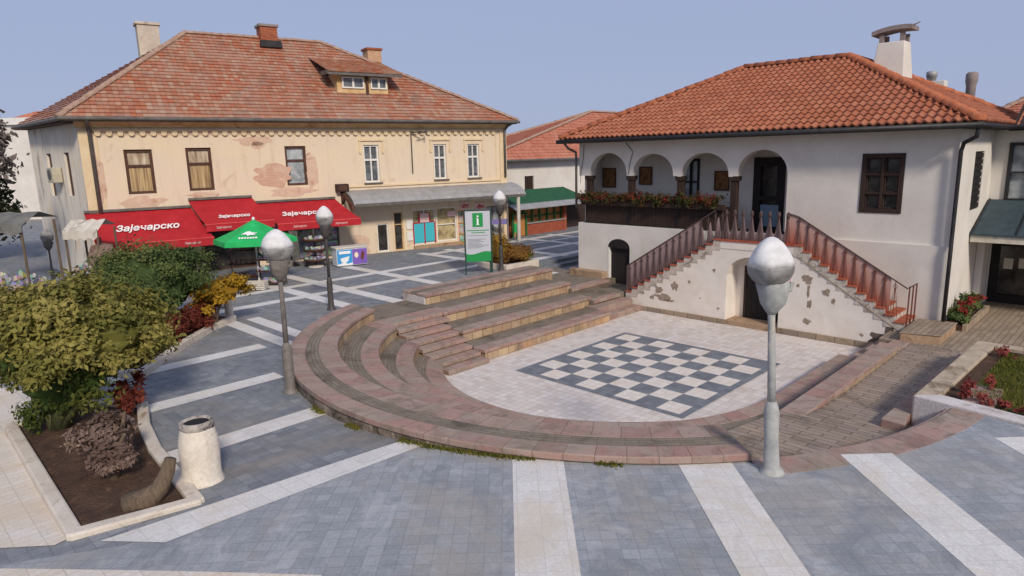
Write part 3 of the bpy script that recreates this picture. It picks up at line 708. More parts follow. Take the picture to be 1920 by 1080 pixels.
# straight benches on the far side
BV = {1: 6.2, 2: 7.3, 3: 8.5, 4: 9.8, 5: 11.1}
BU = {1: (-.15, 5.9), 2: (0., 6.2), 3: (.28, 6.5), 4: (.6, 7.0)}
labs = {1: 'lowest straight stone bench facing the chessboard', 2: 'second straight stone bench up from the stage floor', 3: 'third straight stone bench up, below the top one', 4: 'topmost straight stone bench in front of the information board'}
for k in (1, 2, 3, 4):
    z = TZ*k; v0, v1 = BV[k], BV[k+1]; u0, u1 = BU[k]
    t = thing('straight_bench', labs[k], 'stone bench', FU, (u0, v0, 0), 'straight stone seats beside the stage')
    mb = MB(); mb.box(u0+.05, u1-.03, v0+.05, v0+.5, z-TZ-.1, z-.10); build(mb, 'riser', 'riser_stone', t)
    mb = MB(); mb.box(u0, u1, v0, v0+.5, z-.10, z); build(mb, 'seat_slabs', 'cap_stone', t, bevel=.014)
    mb = MB(); mb.box(u0+.05, u1-.03, v0+.5, (v1+.06) if k < 4 else v1-.4, z-TZ-.1, z-.004); build(mb, 'tread', 'tread_brick', t)
    if k == 4:
        mb = MB(); mb.box(u0, u1, v1-.4, v1, z-.10, z); build(mb, 'rear_slabs', 'cap_stone', t, bevel=.014)
        mb = MB(); mb.box(u0-.004, u0+.05, v0+.08, v1-.05, z-TZ-.1, z-.1); mb.box(u0+.05, u1-.03, v1-.4, v1-.04, z-TZ-.1, z-.1); build(mb, 'end_wall', 'planter_wall', t)

# steps between curved and straight seats
t = thing('stone_steps', 'short flight of pink stone steps between the curved and straight benches', 'steps', FU, (-1.6, 6.3, 0))
sv0, sdv = 6.02, .365
for i in range(7):
    z = (i+1)*.1275; v0 = sv0+i*sdv; ul_ = -1.66; ur = (-.13 if i < 3 else .02 if i < 6 else .27)
    mb = MB(); mb.box(ul_, ur, v0, v0+sdv+.05, z-.11, z); build(mb, 'step', 'cap_stone', t, bevel=.012)
mb = MB(); mb.prism([(-1.64, sv0+.05), (-.16, sv0+.05), (-.16, 8.7), (-1.64, 8.7)], -.1, lambda u, v: max(-.05, -.02+(v-sv0)*.34-.1)); build(mb, 'stair_core', 'riser_stone', t)
mb = MB(); mb.box(-2.2, .62, sv0+7*sdv, 9.3, .9, 1.022); build(mb, 'landing_slabs', 'cap_stone', t, bevel=.012)
mb = MB(); mb.prism([(-2.9, 9.3), (.62, 9.3), (.62, 11.06), (-1.3, 11.06), (-2.4, 10.7), (-3.0, 10.2)], .8, 1.026); build(mb, 'landing_bricks', 'tread_brick', t)

# steps and terraces by the cellar door
t = thing('stone_steps', 'low broad steps rising from the stage to the dark arched cellar door', 'steps', FU, (5.9, 6.3, 0))
for u0, u1, v0, v1, z in ((5.86, 7.95, 6.3, 6.95, .2), (5.86, 7.95, 6.72, 7.3, .4)):
    mb = MB(); mb.box(u0, u1, v0, v1, z-.21, z); build(mb, 'step', 'cap_stone', t, bevel=.012)
mb = MB(); mb.box(6.1, 9.3, 7.15, 8.45, .1, .58); build(mb, 'lower_terrace', 'tread_brick', t, bevel=.012)
mb = MB(); mb.box(6.12, 7.7, 7.1, 7.4, .46, .586); build(mb, 'edge_slabs', 'cap_stone', t, bevel=.012)
mb = MB(); mb.box(6.4, 9.6, 8.45, 12.4, .1, .80); build(mb, 'upper_terrace', 'tread_brick', t)
mb = MB(); mb.box(6.42, 8.8, 8.4, 8.8, .68, .806); build(mb, 'edge_slabs', 'cap_stone', t, bevel=.012)
t = thing('street_steps', 'two dark stone steps between the planter and the white house', 'steps', FU, (8.4, 12.3, .8))
mb = MB(); mb.box(8.7, 12.5, 12.15, 12.55, .6, .88); build(mb, 'step', 'chess_dark', t, bevel=.01)
mb = MB(); mb.box(8.25, 12.5, 12.55, 13.0, .6, 1.03); build(mb, 'step', 'chess_dark', t, bevel=.01)
mb = MB(); mb.box(7.2, 12.5, 9.95, 12.9, .3, .72); mb.box(7.2, 8.8, 11.0, 12.4, .6, .812); struct(mb, 'street_floor', 'plaza_slabs_dim', FU)
mb = MB(); mb.box(7.05, 8.75, 11.05, 11.4, .7, .818); struct(mb, 'paving_bands', 'band_slabs', FU)

# right side of the stage: low tier, low pink wall, brick ramp
t = thing('straight_bench', 'low purple stone tier along the right edge of the stage', 'stone bench', FU, (1.5, -1.4, 0))
mb = MB(); mb.box(1.5, 5.75, -1.83, -1.39, .24, TZ); build(mb, 'seat_slabs', 'cap_stone', t, bevel=.012)
mb = MB(); mb.box(1.5, 5.72, -1.8, -1.43, -.1, .24); build(mb, 'riser', 'riser_stone', t)
mb = MB(); mb.prism([(1.5, -1.83), (5.72, -1.83), (5.72, -2.4), (-.2, -2.5), polar(6.9, 231.6), polar(5.2, 231.6), polar(5.2, 243), polar(5.2, 256)], -.1, TZ-.008); build(mb, 'tread', 'tread_brick', t)
t = thing('stone_steps', 'small purple steps at the far end of the low tier, by the staircase foot', 'steps', FU, (5.75, -1.6, 0))
for u0, z in ((5.77, .22), (6.5, .40), (7.2, .58)):
    mb = MB(); mb.box(u0, 7.98, -2.5, -1.55-(u0-5.75)*.35, z-.3, z); build(mb, 'step', 'cap_stone', t, bevel=.012)

def ramp_z(u, v=0):
    s = min(1, max(0, (u+3.0)/5.5)); s = s*s*(3-2*s); return .98-.36*s
t = thing('brick_ramp', 'brick paved ramp sloping down between the low pink wall and the planting bed', 'ramp', FU, (2, -3.4, .6))
def drape(poly, zf, z0, step=.35):
    bm = bmesh.new(); vsb = [bm.verts.new((p[0], p[1], 0)) for p in poly]; bm.faces.new(vsb)
    us = [p[0] for p in poly]; u = min(us)+step
    while u < max(us):
        bmesh.ops.bisect_plane(bm, geom=bm.verts[:]+bm.edges[:]+bm.faces[:], plane_co=(u, 0, 0), plane_no=(1, 0, 0)); u += step
    bmesh.ops.recalc_face_normals(bm, faces=bm.faces)
    top = bm.faces[:]; rt = bmesh.ops.extrude_face_region(bm, geom=top); nv = [g for g in rt['geom'] if isinstance(g, bmesh.types.BMVert)]
    ns = set(nv)
    for v in bm.verts: v.co.z = zf(v.co.x, v.co.y) if v in ns else z0
    bmesh.ops.recalc_face_normals(bm, faces=bm.faces); bm.verts.index_update(); mb = MB()
    mb.add([v.co for v in bm.verts], [[v.index for v in f.verts] for f in bm.faces], [[(v.co.y, v.co.x) for v in f.verts] for f in bm.faces]); bm.free(); return mb
rp = [polar(6.7, 232), (-.3, -2.36), (-.3, -2.6), (7.0, -2.6), (7.0, -4.6), (1.0, -4.6), polar(8.02, 266)]+[polar(8.02, a) for a in (262, 258, 254, 250, 246, 242, 238, 234, 231.6)]
build(drape(rp, ramp_z, .1), 'ramp_paving', 'ramp_brick', t)
mb = MB()
for i, (ra, rb, z) in enumerate(((8.0, 8.09, .0), (7.91, 8.0, -.07), (7.82, 7.91, -.14))):
    mb.ring(CC, ra, rb, 232.5-i*.3, 266, .6, (lambda x, y, dz=z: 1.19+dz), 24)
build(mb, 'edge_steps', 'cap_stone', t, bevel=.008)
mb = MB(); mb.ring(CC, 8.08, 8.58, 231.6, 276, .9, 1.226, 40); build(mb, 'edge_slabs', 'cap_stone', t, bevel=.008)
t = thing('low_wall', 'low pink stone wall running along the left side of the brick ramp', 'wall', FU, (2.8, -2.5, .3))
mb = MB(); mb.box(-.25, 5.9, -2.74, -2.34, .3, .69); build(mb, 'wall_base', 'riser_stone', t)
mb = MB(); mb.box(-.3, 5.95, -2.77, -2.31, .69, .80); build(mb, 'coping', 'cap_stone', t, bevel=.014)
mb = MB(); mb.box(5.97, 7.0, -2.75, -2.35, .45, .655); build(mb, 'coping', 'cap_stone', t, bevel=.012)
t = thing('kerb', 'pink stone kerb at the foot of the planting bed wall, beside the ramp', 'kerb', FU, (2, -4.1, .6))
mb = MB(); mb.prism([(.25, -3.95), (6.3, -4.02), (6.3, -4.28), (.7, -4.28), (.2, -4.36)], .3, lambda u, v: .92-.02*u); build(mb, 'kerb_stones', 'cap_stone', t, bevel=.014)

# walkway to the entrance
mb = MB(); mb.box(7.0, 26, -9, -2.0, .2, .62); struct(mb, 'walkway', 'walk_brick', FU)
mb = MB(); mb.box(5.6, 7.0, -9, -4.3, .1, .6); struct(mb, 'walkway', 'walk_brick', FU)

# planting bed with grass, lower right
t = thing('planting_bed', 'white walled raised grass bed beside the ramp', 'planting bed', FU, (.8, -4.3, .9))
mb = MB(); mb.prism([(.85, -4.29), (5.75, -4.42), (5.75, -4.8), (1.2, -4.66)], .4, 1.27); build(mb, 'side_coping', 'beige_coping', t, bevel=.02)
mb = MB(); mb.prism([(.85, -4.294), (1.2, -4.664), (.93, -6.0), (.75, -9.6), (.4, -9.6), (.58, -6.0)], .4, 1.285); build(mb, 'front_wall', 'planter_wall', t, bevel=.03)
mb = MB(); mb.prism([(5.754, -4.42), (5.754, -4.804), (5.4, -4.81), (5.4, -9.6), (5.76, -9.6)], .4, 1.265); build(mb, 'rear_coping', 'beige_coping', t, bevel=.02)
mb = MB()
mb.prism([(1.16, -4.64), (5.42, -4.78), (5.42, -9.6), (.74, -9.6), (.9, -6.0)], .5, 1.2); build(mb, 'soil', 'soil', t)
gm = MB(); rg = random.Random(5)
for i in range(15000):
    u, v = rg.uniform(1.45, 5.2), rg.uniform(-9.4, -5.05)
    if noise.noise((u*.9, v*.9, 2)) < -.4: continue
    a = rg.uniform(0, 6.3); h = rg.uniform(.05, .12); dx, dy = math.cos(a)*.012, math.sin(a)*.012; lx, ly = rg.uniform(-.06, .06), rg.uniform(-.06, .06)
    gm.add([(u-dx, v-dy, 1.19), (u+dx, v+dy, 1.19), (u+lx, v+ly, 1.19+h)], [(0, 1, 2)], None, .05+.9*rg.random()*(.6+.4*noise.noise((u*1.7, v*1.7, 0))))
o = build(gm, 'grass', 'grass_blade', None, FU, (3, -6, 1.2), recalc=False); tag(o, 'short green and brown grass growing in the raised bed at right', 'grass', None, 'stuff')
gp_ = MB(); gp_.prism([(1.4, -4.95), (5.25, -5.05), (5.25, -9.5), (1.0, -9.5), (1.15, -6.0)], 1.1, 1.207); build(gp_, 'turf', 'grass', t)
def red_plant(u, v, h, r, seed, label):
    mb = MB(); st_ = MB(); leaves(mb, (u, v, 1.2+h*.5), (r, r, h*.5), 150, .07, seed, 8, .4, up=.3); st_.tube([(u, v, 1.15), (u+.02, v, 1.2+h*.6)], [.012, .006], 5)
    o = thing('red_border_plant', label, 'plant', FU, (u, v, 1.2), 'red leaved plants edging the raised bed'); build(mb, 'leaves', 'leaf_salvia', o, recalc=False); build(st_, 'stem', 'bark', o)
for q in ((1.42, -5.02, .24, .1, 11, 'red leaved plant at the left corner of the raised bed, nearest the ramp'), (1.33, -5.3, .2, .12, 12, 'low red plant second from the corner behind the front wall of the bed'),
          (1.28, -5.62, .18, .12, 13, 'low red plant in the middle of the front row of the raised bed'), (1.22, -5.95, .2, .14, 14, 'low red plant near the right end of the front row of the bed'), (1.15, -6.3, .18, .14, 15, 'low red plant at the far right end of the front row of the bed'),
          (1.8, -4.98, .34, .1, 23, 'thin upright red plant on the left edge of the bed, nearer the front'), (2.25, -5.2, .3, .08, 24, 'thin upright red plant on the left edge of the bed, farther back'),
          (4.9, -5.1, .22, .16, 31, 'dark reddish plant in the far left corner of the raised bed'), (5.05, -5.5, .38, .14, 32, 'tall reddish plant at the far edge of the raised bed'), (5.0, -5.9, .2, .14, 33, 'low reddish plant at the far right edge of the raised bed')): red_plant(*q)

# ================================================================== WHITE HOUSE (right)
UF = 9.2
H = thing('white_house', 'white plastered house with arcaded upper gallery and orange tiled roof', 'house', FU, (UF, 3.6, .6))
def uwall(x0, x1, z0, z1, opens, u, depth=.3):
    mb = MB(); wall(mb, x0, x1, z0, z1, opens, 0, depth); return swap_uv_frame(mb, u)
UL = UF-.08
mb = uwall(-10.25, -1.7, .3, 2.98, [(-8.72, -7.68, .3, 2.05)], UL, .35)
# arched head of the cellar door cut into the wall above it
mb2 = uwall(-1.7, 3.0, .3, 2.98, [], UL)
mb.add(mb2.v, mb2.f, mb2.uv)
mb.add([(UL, 10.25, .3), (UL, 10.25, 2.98), (18.4, 10.25, 2.98), (18.4, 10.25, .3)], [(0, 1, 2, 3)])
mb.add([(UL, 10.25, 2.98), (UL, -3, 2.98), (UF+.3, -3, 2.98), (UF+.3, 10.25, 2.98)], [(0, 1, 2, 3)])
build(mb, 'lower_wall', 'white_plaster', H, recalc=False)
# wing wall with the window, gable side wall with slit window and hatch
mb = uwall(-1.66, 3.0, 2.98, 6.34, [(.55, 1.70, 3.84, 5.58)], UF, .16)
build(mb, 'wing_wall', 'white_plaster', H, recalc=False)
mb = MB(); wall(mb, UL, 13.9, .4, 6.3, [(11.25, 12.55, 3.82, 5.57), (11.6, 12.15, .62, 1.25)], 0, .14); mb.v = [(p[0], p[1]-3.0, p[2]) for p in mb.v]
build(mb, 'side_wall', 'white_plaster', H, recalc=False)
# arcade
def arc_pts(vc, hw, zs, zt, n=18): return [(vc+hw*math.cos(math.pi*i/n), zs+(zt-zs)*math.sin(math.pi*i/n)**.9) for i in range(n+1)]
arches = [(8.81, .9, 4.9, 5.79), (6.75, .89, 4.9, 5.72), (4.61, .92, 4.88, 5.71), (2.52, .86, 4.9, 5.77)]
zt = 6.34; mb = MB(); edges = [10.25]+[(arches[i][0]-arches[i][1]+arches[i+1][0]+arches[i+1][1])/2 for i in range(3)]+[1.66]
for i, (vc, hw, zs, za) in enumerate(arches):
    L_, R_ = edges[i], edges[i+1]; P = arc_pts(vc, hw, zs, za)      # runs from +v to -v over the crown
    # front and back skins built as strips between arch and top, plus soffit
    for u in (UF, UF+.36):
        vs_ = []; fs = []
        for (v, z) in P: vs_ += [(u, v, z), (u, v, zt)]
        for k in range(len(P)-1): fs.append((2*k, 2*k+1, 2*k+3, 2*k+2))
        mb.add(vs_, fs)
        mb.add([(u, L_, zs), (u, P[0][0], zs), (u, P[0][0], zt), (u, L_, zt)], [(0, 1, 2, 3)])
        mb.add([(u, P[-1][0], zs), (u, R_, zs), (u, R_, zt), (u, P[-1][0], zt)], [(0, 1, 2, 3)])
    vs_ = [];
    for (v, z) in P: vs_ += [(UF, v, z), (UF+.36, v, z)]
    mb.add(vs_, [(2*k, 2*k+1, 2*k+3, 2*k+2) for k in range(len(P)-1)])
    mb.add([(UF, L_, zs), (UF+.36, L_, zs), (UF+.36, P[0][0], zs), (UF, P[0][0], zs)], [(0, 1, 2, 3)])
    mb.add([(UF, R_, zs), (UF+.36, R_, zs), (UF+.36, P[-1][0], zs), (UF, P[-1][0], zs)], [(0, 1, 2, 3)])
build(mb, 'arcade', 'white_plaster', H, recalc=False)
# gallery room behind the arches
mb = MB()
mb.box(UF+.0, 10.7, 1.66, 10.25, 2.82, 2.95)
build(mb, 'gallery_floor', 'dark_wood', H)
mb = uwall(-10.25, -1.4, 2.95, 6.3, [(-6.3, -5.56, 3.75, 5.5), (-3.42, -2.3, 2.95, 5.5)], 10.6, .12)
mb.add([(UF+.36, 1.66, 2.95), (10.6, 1.66, 2.95), (10.6, 1.66, 6.3), (UF+.36, 1.66, 6.3)], [(0, 1, 2, 3)])
mb.add([(UF, 1.66, 2.95), (UF+.36, 1.66, 2.95), (UF+.36, 1.66, 4.9), (UF, 1.66, 4.9)], [(0, 1, 2, 3)])
build(mb, 'gallery_wall', 'white_plaster', H, recalc=False)
mb = MB(); mb.box(UF+.3, 10.6, 1.6, 10.3, 6.18, 6.3); build(mb, 'gallery_ceiling', 'dark_wood', H)
mb = MB(); mb.box(UF+.36, 18.4, 10.15, 10.25, 2.985, 6.3); build(mb, 'gallery_end_wall', 'white_plaster', H)
mb = MB(); mb.box(18.3, 18.4, -2.9, 10.14, .4, 6.3); build(mb, 'rear_wall', 'white_plaster', H)
for v in (9.82, 7.78, 5.62, 3.53):
    mb = MB(); mb.box(UF+.06, UF+.28, v-.11, v+.11, 2.95, 4.74)
    mb.box(UF+.02, UF+.32, v-.17, v+.17, 4.74, 4.9); mb.prism([(UF+.04, v-.13), (UF+.30, v-.13), (UF+.30, v+.13), (UF+.04, v+.13)], 2.95, 3.2)
    build(mb, 'gallery_post', 'dark_wood', H, bevel=.01)
# plank balustrade
mb = MB(); rg = random.Random(4); v = 9.92
while v > 3.62:
    w_ = min(.16, v-3.60); mb.box(UF-.02+rg.uniform(-.006, .006), UF+.03, v-w_+.008, v, 2.97, 3.76); v -= w_
build(mb, 'balustrade_planks', 'dark_wood', H)
mb = MB(); mb.box(UF-.06, UF+.12, 3.58, 9.95, 3.74, 3.84); mb.box(UF-.05, UF+.06, 3.58, 9.95, 2.96, 3.04)
for v in (7.78, 5.62): mb.box(UF-.045, UF-.022, v-.06, v+.06, 3.04, 3.74)
build(mb, 'balustrade_rail', 'black_wood', H)
# gallery window and door
f = MB(); vc, hw = 5.93, .37
for a, b, c_, d in ((-hw, -hw+.08, 3.75, 5.5), (hw-.08, hw, 3.75, 5.5), (-hw+.08, hw-.08, 5.4, 5.5), (-hw+.08, hw-.08, 3.75, 3.85), (-.03, .03, 3.85, 5.4), (-hw+.08, -.03, 4.6, 4.66), (.03, hw-.08, 4.6, 4.66)): f.box(10.55, 10.65, vc+a, vc+b, c_, d)
fo = build(f, 'window', 'black_wood', H); p = MB(); p.box(10.66, 10.7, vc-hw, vc+hw, 3.75, 5.5); build(p, 'pane', 'pale_glass', fo)
f = MB()
for a, b, c_, d in ((2.3, 2.42, 2.95, 5.5), (3.3, 3.42, 2.95, 5.5), (2.42, 3.3, 5.2, 5.5), (2.42, 2.57, 2.95, 5.2), (3.15, 3.3, 2.95, 5.2), (2.57, 3.15, 4.0, 4.15), (2.57, 3.15, 2.95, 3.4)): f.box(10.54, 10.66, a, b, c_, d)
fo = build(f, 'gallery_door', 'black_wood', H); p = MB(); p.box(10.68, 10.72, 2.3, 3.42, 2.95, 5.5); build(p, 'pane', 'dark_glass', fo)
p = MB(); p.box(10.5, 10.53, 2.45, 3.1, 3.1, 3.86); build(p, 'notice_panel', 'blue_paint', fo)
# wing window
f = MB(); a0, a1, b0, b1 = -1.70, -.55, 3.84, 5.58
for q in ((a0, a0+.13, b0, b1), (a1-.13, a1, b0, b1), (a0+.13, a1-.13, b1-.13, b1), (a0+.13, a1-.13, b0, b0+.13), (-1.165, -1.085, b0+.13, b1-.13)): f.box(UF-.03, UF+.12, q[0], q[1], q[2], q[3])
for zc in (4.42, 4.97):
    f.box(UF-.02, UF+.1, a0+.13, -1.165, zc-.03, zc+.03); f.box(UF-.02, UF+.1, -1.085, a1-.13, zc-.03, zc+.03)
for vc in (-1.37, -.88):
    for za, zb in ((3.97, 4.39), (4.45, 4.94), (5.0, 5.45)):
        for q in ((vc-.2, vc-.16, za, zb), (vc+.16, vc+.2, za, zb), (vc-.16, vc+.16, za, za+.04), (vc-.16, vc+.16, zb-.04, zb)): f.box(UF+.03, UF+.11, *q)
fo = build(f, 'window', 'dark_wood', H, bevel=.008); p = MB(); p.box(UF+.122, UF+.15, a0, a1, b0, b1); build(p, 'pane', 'dark_glass', fo)
p = MB(); p.box(11.25, 12.55, -2.95, -2.9, 3.82, 5.57)
for k in range(9): p.box(11.27, 12.53, -2.985, -2.951, 3.86+k*.19, 3.86+k*.19+.13)
build(p, 'shutter', 'black_wood', H)
p = MB(); p.slab([(11.6, .6), (12.15, .6), (12.15, 1.0), (12.05, 1.2), (11.87, 1.27), (11.7, 1.2), (11.6, 1.0)], -2.93, -2.88); build(p, 'hatch', 'black_wood', H)
# cellar door: arched head, planks
zs, za, vc, hw = 2.05, 2.42, 8.2, .52
P = arc_pts(vc, hw, zs, za, 14)
hd = MB()
cut_top = 2.98
# the wall above the opening is replaced by a spandrel: door head sits in a recess of its own
d = MB(); d.slab([(vc-hw, .55), (vc+hw, .55), (vc+hw, 2.05)]+[(a, b) for a, b in P[1:-1]]+[(vc-hw, 2.05)], UL+.02, UL+.12, axis='x') if False else None
for k in range(6):
    v0 = 7.7+k*.167; d.box(UL+.14, UL+.2, v0, v0+.16, .5, 2.06)
dr = build(d, 'cellar_door', 'black_wood', H)
d = MB(); d.slab([(v, z) for v, z in P], UL-.004, UL+.06, axis='x'); build(d, 'door_head', 'black_wood', dr)
d = MB(); d.box(UL+.2, UL+.24, 7.6, 8.8, .3, 2.2); build(d, 'door_backing', 'interior_dark', dr)
d = MB(); d.box(UL-.01, UL+.13, 8.66, 8.74, .5, 2.06); build(d, 'door_jamb', 'white_frame', dr)
# plinth
mb = MB(); mb.box(8.78, UL, 8.74, 10.5, .55, 1.06); build(mb, 'plinth', 'plinth_stone', H, bevel=.03)
mb = MB(); mb.slab([(8.35, .70), (8.35, .82), (8.6, .9), (8.6, .7)], 9, 9.1); 
# roof
PAN = [.0, .004, .04, .068, .068, .04, .004, .0]
X0, X1, Y0, Y1, ZE, ZR = 8.55, 19.0, -3.5, 10.75, 6.36, 8.95
# roof frame: x' runs along -v, y' along u
RT = lambda p: (p[1], -p[0], p[2])
class RoofMB(MB): pass
def hip_roof_uv(parent, u0, u1, v0, v1, ze, zr, va, vb, ur, mat, cap, tw, rh, prof, lip, faces='flr', name='roof', jit=.004):
    """hipped roof in the stage frame, ridge along v from va (left) to vb"""
    mb = MB()
    cs = {'f': ((u0, v1), (u0, v0)), 'r': ((u0, v0), (u1, v0)), 'b': ((u1, v0), (u1, v1)), 'l': ((u1, v1), (u0, v1))}
    ap = {'f': [(ur, vb), (ur, va)], 'r': [(ur, vb)], 'b': [(ur, va), (ur, vb)], 'l': [(ur, va)]}
    for k in faces:
        a, b = cs[k]; O = Vector((*a, ze)); e = Vector((b[0]-a[0], b[1]-a[1], 0)); L = e.length; e /= L
        inn = Vector((-e.y, e.x, 0)); P = [Vector((*p, zr))-O for p in ap[k]]
        run = P[0].dot(inn); t = (inn*run+Vector((0, 0, zr-ze))).normalized(); n = e.cross(t)
        tiles(mb, O, e, t, n, [(0, 0), (L, 0)]+[(p.dot(e), p.dot(t)) for p in P], tw, rh, prof, lip, jit)
    r = build(mb, name, mat, parent, recalc=False)
    d = MB(); k_ = .04
    P = [(u0+k_, v0+k_, ze-.03), (u1-k_, v0+k_, ze-.03), (u1-k_, v1-k_, ze-.03), (u0+k_, v1-k_, ze-.03), (ur, vb, zr-.06), (ur, va, zr-.06)]
    d.add(P, [(3, 0, 4, 5), (0, 1, 4), (1, 2, 5, 4), (2, 3, 5), (3, 2, 1, 0)]); build(d, 'roof_deck', 'dark_wood', r)
    c = MB(); A, B = (ur, va, zr+.05), (ur, vb, zr+.05); ridge_caps(c, A, B, .15, .4)
    for (x, y), q in (((u0, v1), A), ((u0, v0), B), ((u1, v0), B), ((u1, v1), A)): ridge_caps(c, (x, y, ze+.07), q, .15, .4)
    build(c, 'ridge_tiles', cap, r, smooth=True); return r
rf = hip_roof_uv(H, X0, X1, Y0, Y1, ZE, ZR, 5.45, 1.55, 13.75, 'pan_tiles', 'ridge_pan', .23, .34, PAN, .045)
mb = MB(); mb.box(8.62, UF+.02, -3.42, 10.68, 6.2, 6.32); mb.box(UF, 18.9, -3.42, -2.98, 6.2, 6.32); build(mb, 'eave_boards', 'black_wood', H)
mb = MB(); mb.tube([(8.5, 10.85, 6.27), (8.5, -3.58, 6.27)], .085, 10); mb.tube([(8.5, -3.52, 6.27), (13.2, -3.52, 6.27)], .07, 10); build(mb, 'gutter', 'gutter_dark', H, smooth=True)
mb = MB(); mb.tube([(8.55, -3.48, 6.22), (8.62, -3.45, 5.98), (8.95, -3.12, 5.82), (9.02, -3.06, 5.6), (9.02, -3.06, 3.1), (8.98, -3.07, 2.9), (8.98, -3.07, .85)], .055, 10); build(mb, 'downpipe', 'gutter_dark', H, smooth=True)
mb = MB(); mb.tube([(8.55, 10.5, 6.2), (8.7, 10.42, 6.0), (9.08, 10.34, 5.85), (9.1, 10.34, 5.6), (9.1, 10.34, 3.6)], .05, 10); build(mb, 'downpipe', 'gutter_grey', H, smooth=True)
mb = MB()
mb.tube([(UF-.02, 10.0, 6.15), (UF-.02, 10.03, 5.6), (UF-.02, 10.15, 5.1), (UF-.02, 10.18, 4.6)], .012, 5); build(mb, 'cable', 'gutter_grey', H)
mb = MB(); mb.tube([(UF-.02, 7.95, 6.15), (UF-.02, 7.62, 5.8), (UF-.02, 7.75, 5.4), (UF-.02, 7.82, 4.95)], .014, 5); build(mb, 'cable', 'gutter_grey', H)
mb = MB(); mb.box(UL-.5, UL+.1, -3.3, -3.02, .6, .84); build(mb, 'corner_block', 'plinth_stone', H, bevel=.02)
# big white chimney with tiled cowl
cu_, cv = 14.0, .2
mb = MB(); b0, b1 = (.62, .56), (.36, .42)
vs_ = [(cu_+sx*b[0], cv+sy*b[1], z) for b, z in ((b0, 7.6), (b1, 9.28)) for sx, sy in ((-1, -1), (1, -1), (1, 1), (-1, 1))]
mb.add(vs_, [(0, 1, 5, 4), (1, 2, 6, 5), (2, 3, 7, 6), (3, 0, 4, 7), (4, 5, 6, 7)]); ch = build(mb, 'chimney', 'white_plaster', H, bevel=.03)
mb = MB()
for sx, sy in ((-1, -1), (1, -1), (1, 1), (-1, 1)):
    mb = MB(); mb.box(cu_+sx*.27-.06, cu_+sx*.27+.06, cv+sy*.32-.07, cv+sy*.32+.07, 9.26, 9.55); build(mb, 'cowl_leg', 'cowl_metal', ch)
mb = MB(); vs_ = []; n = 9
for i in range(n):
    f_ = i/(n-1)*2-1; vs_ += [(cu_-.42, cv+.62-.0+(-1.24)*(i/(n-1)), 9.53+.07*(1-f_*f_)+.1*i/(n-1)), (cu_+.42, cv+.62-1.24*(i/(n-1)), 9.53+.07*(1-f_*f_)+.1*i/(n-1))]
k = len(vs_); vs_ += [(p[0], p[1], p[2]+.14) for p in vs_]
fs = [(2*i, 2*i+1, 2*i+3, 2*i+2) for i in range(n-1)]+[(k+2*i, k+2*i+2, k+2*i+3, k+2*i+1) for i in range(n-1)]+[(2*i, 2*i+2, k+2*i+2, k+2*i) for i in range(n-1)]+[(2*i+1, k+2*i+1, k+2*i+3, 2*i+3) for i in range(n-1)]+[(0, k, k+1, 1), (2*n-2, 2*n-1, k+2*n-1, k+2*n-2)]
mb.add(vs_, fs); mb.tube([(cu_-.3, cv-.56, 9.72), (cu_-.28, cv-.82, 9.82)], [.03, .015], 6); build(mb, 'cowl', 'cowl_metal', ch)
mb = MB(); mb.box(17.75, 18.25, -.6, .1, 7.2, 8.2); c2 = build(mb, 'chimney', 'white_plaster', H, bevel=.02)
mb = MB(); mb.lathe([(.16, 8.15), (.16, 8.35), (.19, 8.36), (.19, 8.56), (.15, 8.58)], (18, -.1), 14); build(mb, 'flue', 'zinc', c2, smooth=True)
mb = MB(); mb.lathe([(.16, 6.9), (.16, 7.9), (.2, 8.1), (.2, 8.35), (.14, 8.42)], (18, -1.42), 14); build(mb, 'flue_pipe', 'cowl_metal', H, smooth=True)

# gallery flowers
t = thing('flower_box', 'long box of red geraniums on the gallery balustrade', 'flower box', FU, (UF, 6.8, 3.84))
mb = MB(); mb.box(UF-.22, UF-.07, 3.7, 10.0, 3.74, 3.92); build(mb, 'box', 'dark_wood', t)
lf = MB(); pf = MB(); rg = random.Random(9); v = 9.95; i = 0
while v > 3.75:
    r = rg.uniform(.2, .28); leaves(lf, (UF-.15, v, 4.0+rg.uniform(-.03, .06)), (.2, r, .24), 300, .09, 100+i, 8, .5)
    if rg.random() < .85: leaves(pf, (UF-.16, v+rg.uniform(-.1, .1), 4.04+rg.uniform(-.06, .08)), (.2, .2, .18), 70, .075, 300+i, 5, .45)
    v -= rg.uniform(.22, .3); i += 1
build(lf, 'leaves', 'leaf_geranium', t, recalc=False); build(pf, 'flowers', 'petal_red', t, recalc=False)
# carved plaques hanging on the gallery wall
for v, z, h, lab in ((9.74, 4.76, .34, 'dark square carved plaque hanging in the leftmost gallery arch'), (7.94, 4.85, .30, 'carved plaque with a round rosette hanging in the second gallery arch'), (4.63, 4.68, .30, 'brown carved plaque hanging beside the gallery window, half hidden by a post')):
    t = thing('carved_plaque', lab, 'plaque', FU, (10.6, v, z), 'carved plaques on the gallery wall')
    mb = MB(); mb.box(10.555, 10.598, v-h, v+h, z-h*1.2, z+h*1.2); build(mb, 'panel', 'carving', t, bevel=.01)
    mb = MB()
    for q in ((v-h, v-h+.05, z-h*1.2, z+h*1.2), (v+h-.05, v+h, z-h*1.2, z+h*1.2), (v-h+.05, v+h-.05, z+h*1.2-.05, z+h*1.2), (v-h+.05, v+h-.05, z-h*1.2, z-h*1.2+.05)): mb.box(10.53, 10.553, *q)
    build(mb, 'frame', 'brown_frame', t)
    if v == 7.94:
        mb = MB()
        for k in range(8): a = k*math.pi/4; mb.tube([(10.55, v+.06*math.cos(a), z+.06*math.sin(a)), (10.54, v+.19*math.cos(a), z+.19*math.sin(a))], [.035, .02], 6)
        build(mb, 'rosette', 'carving', t)

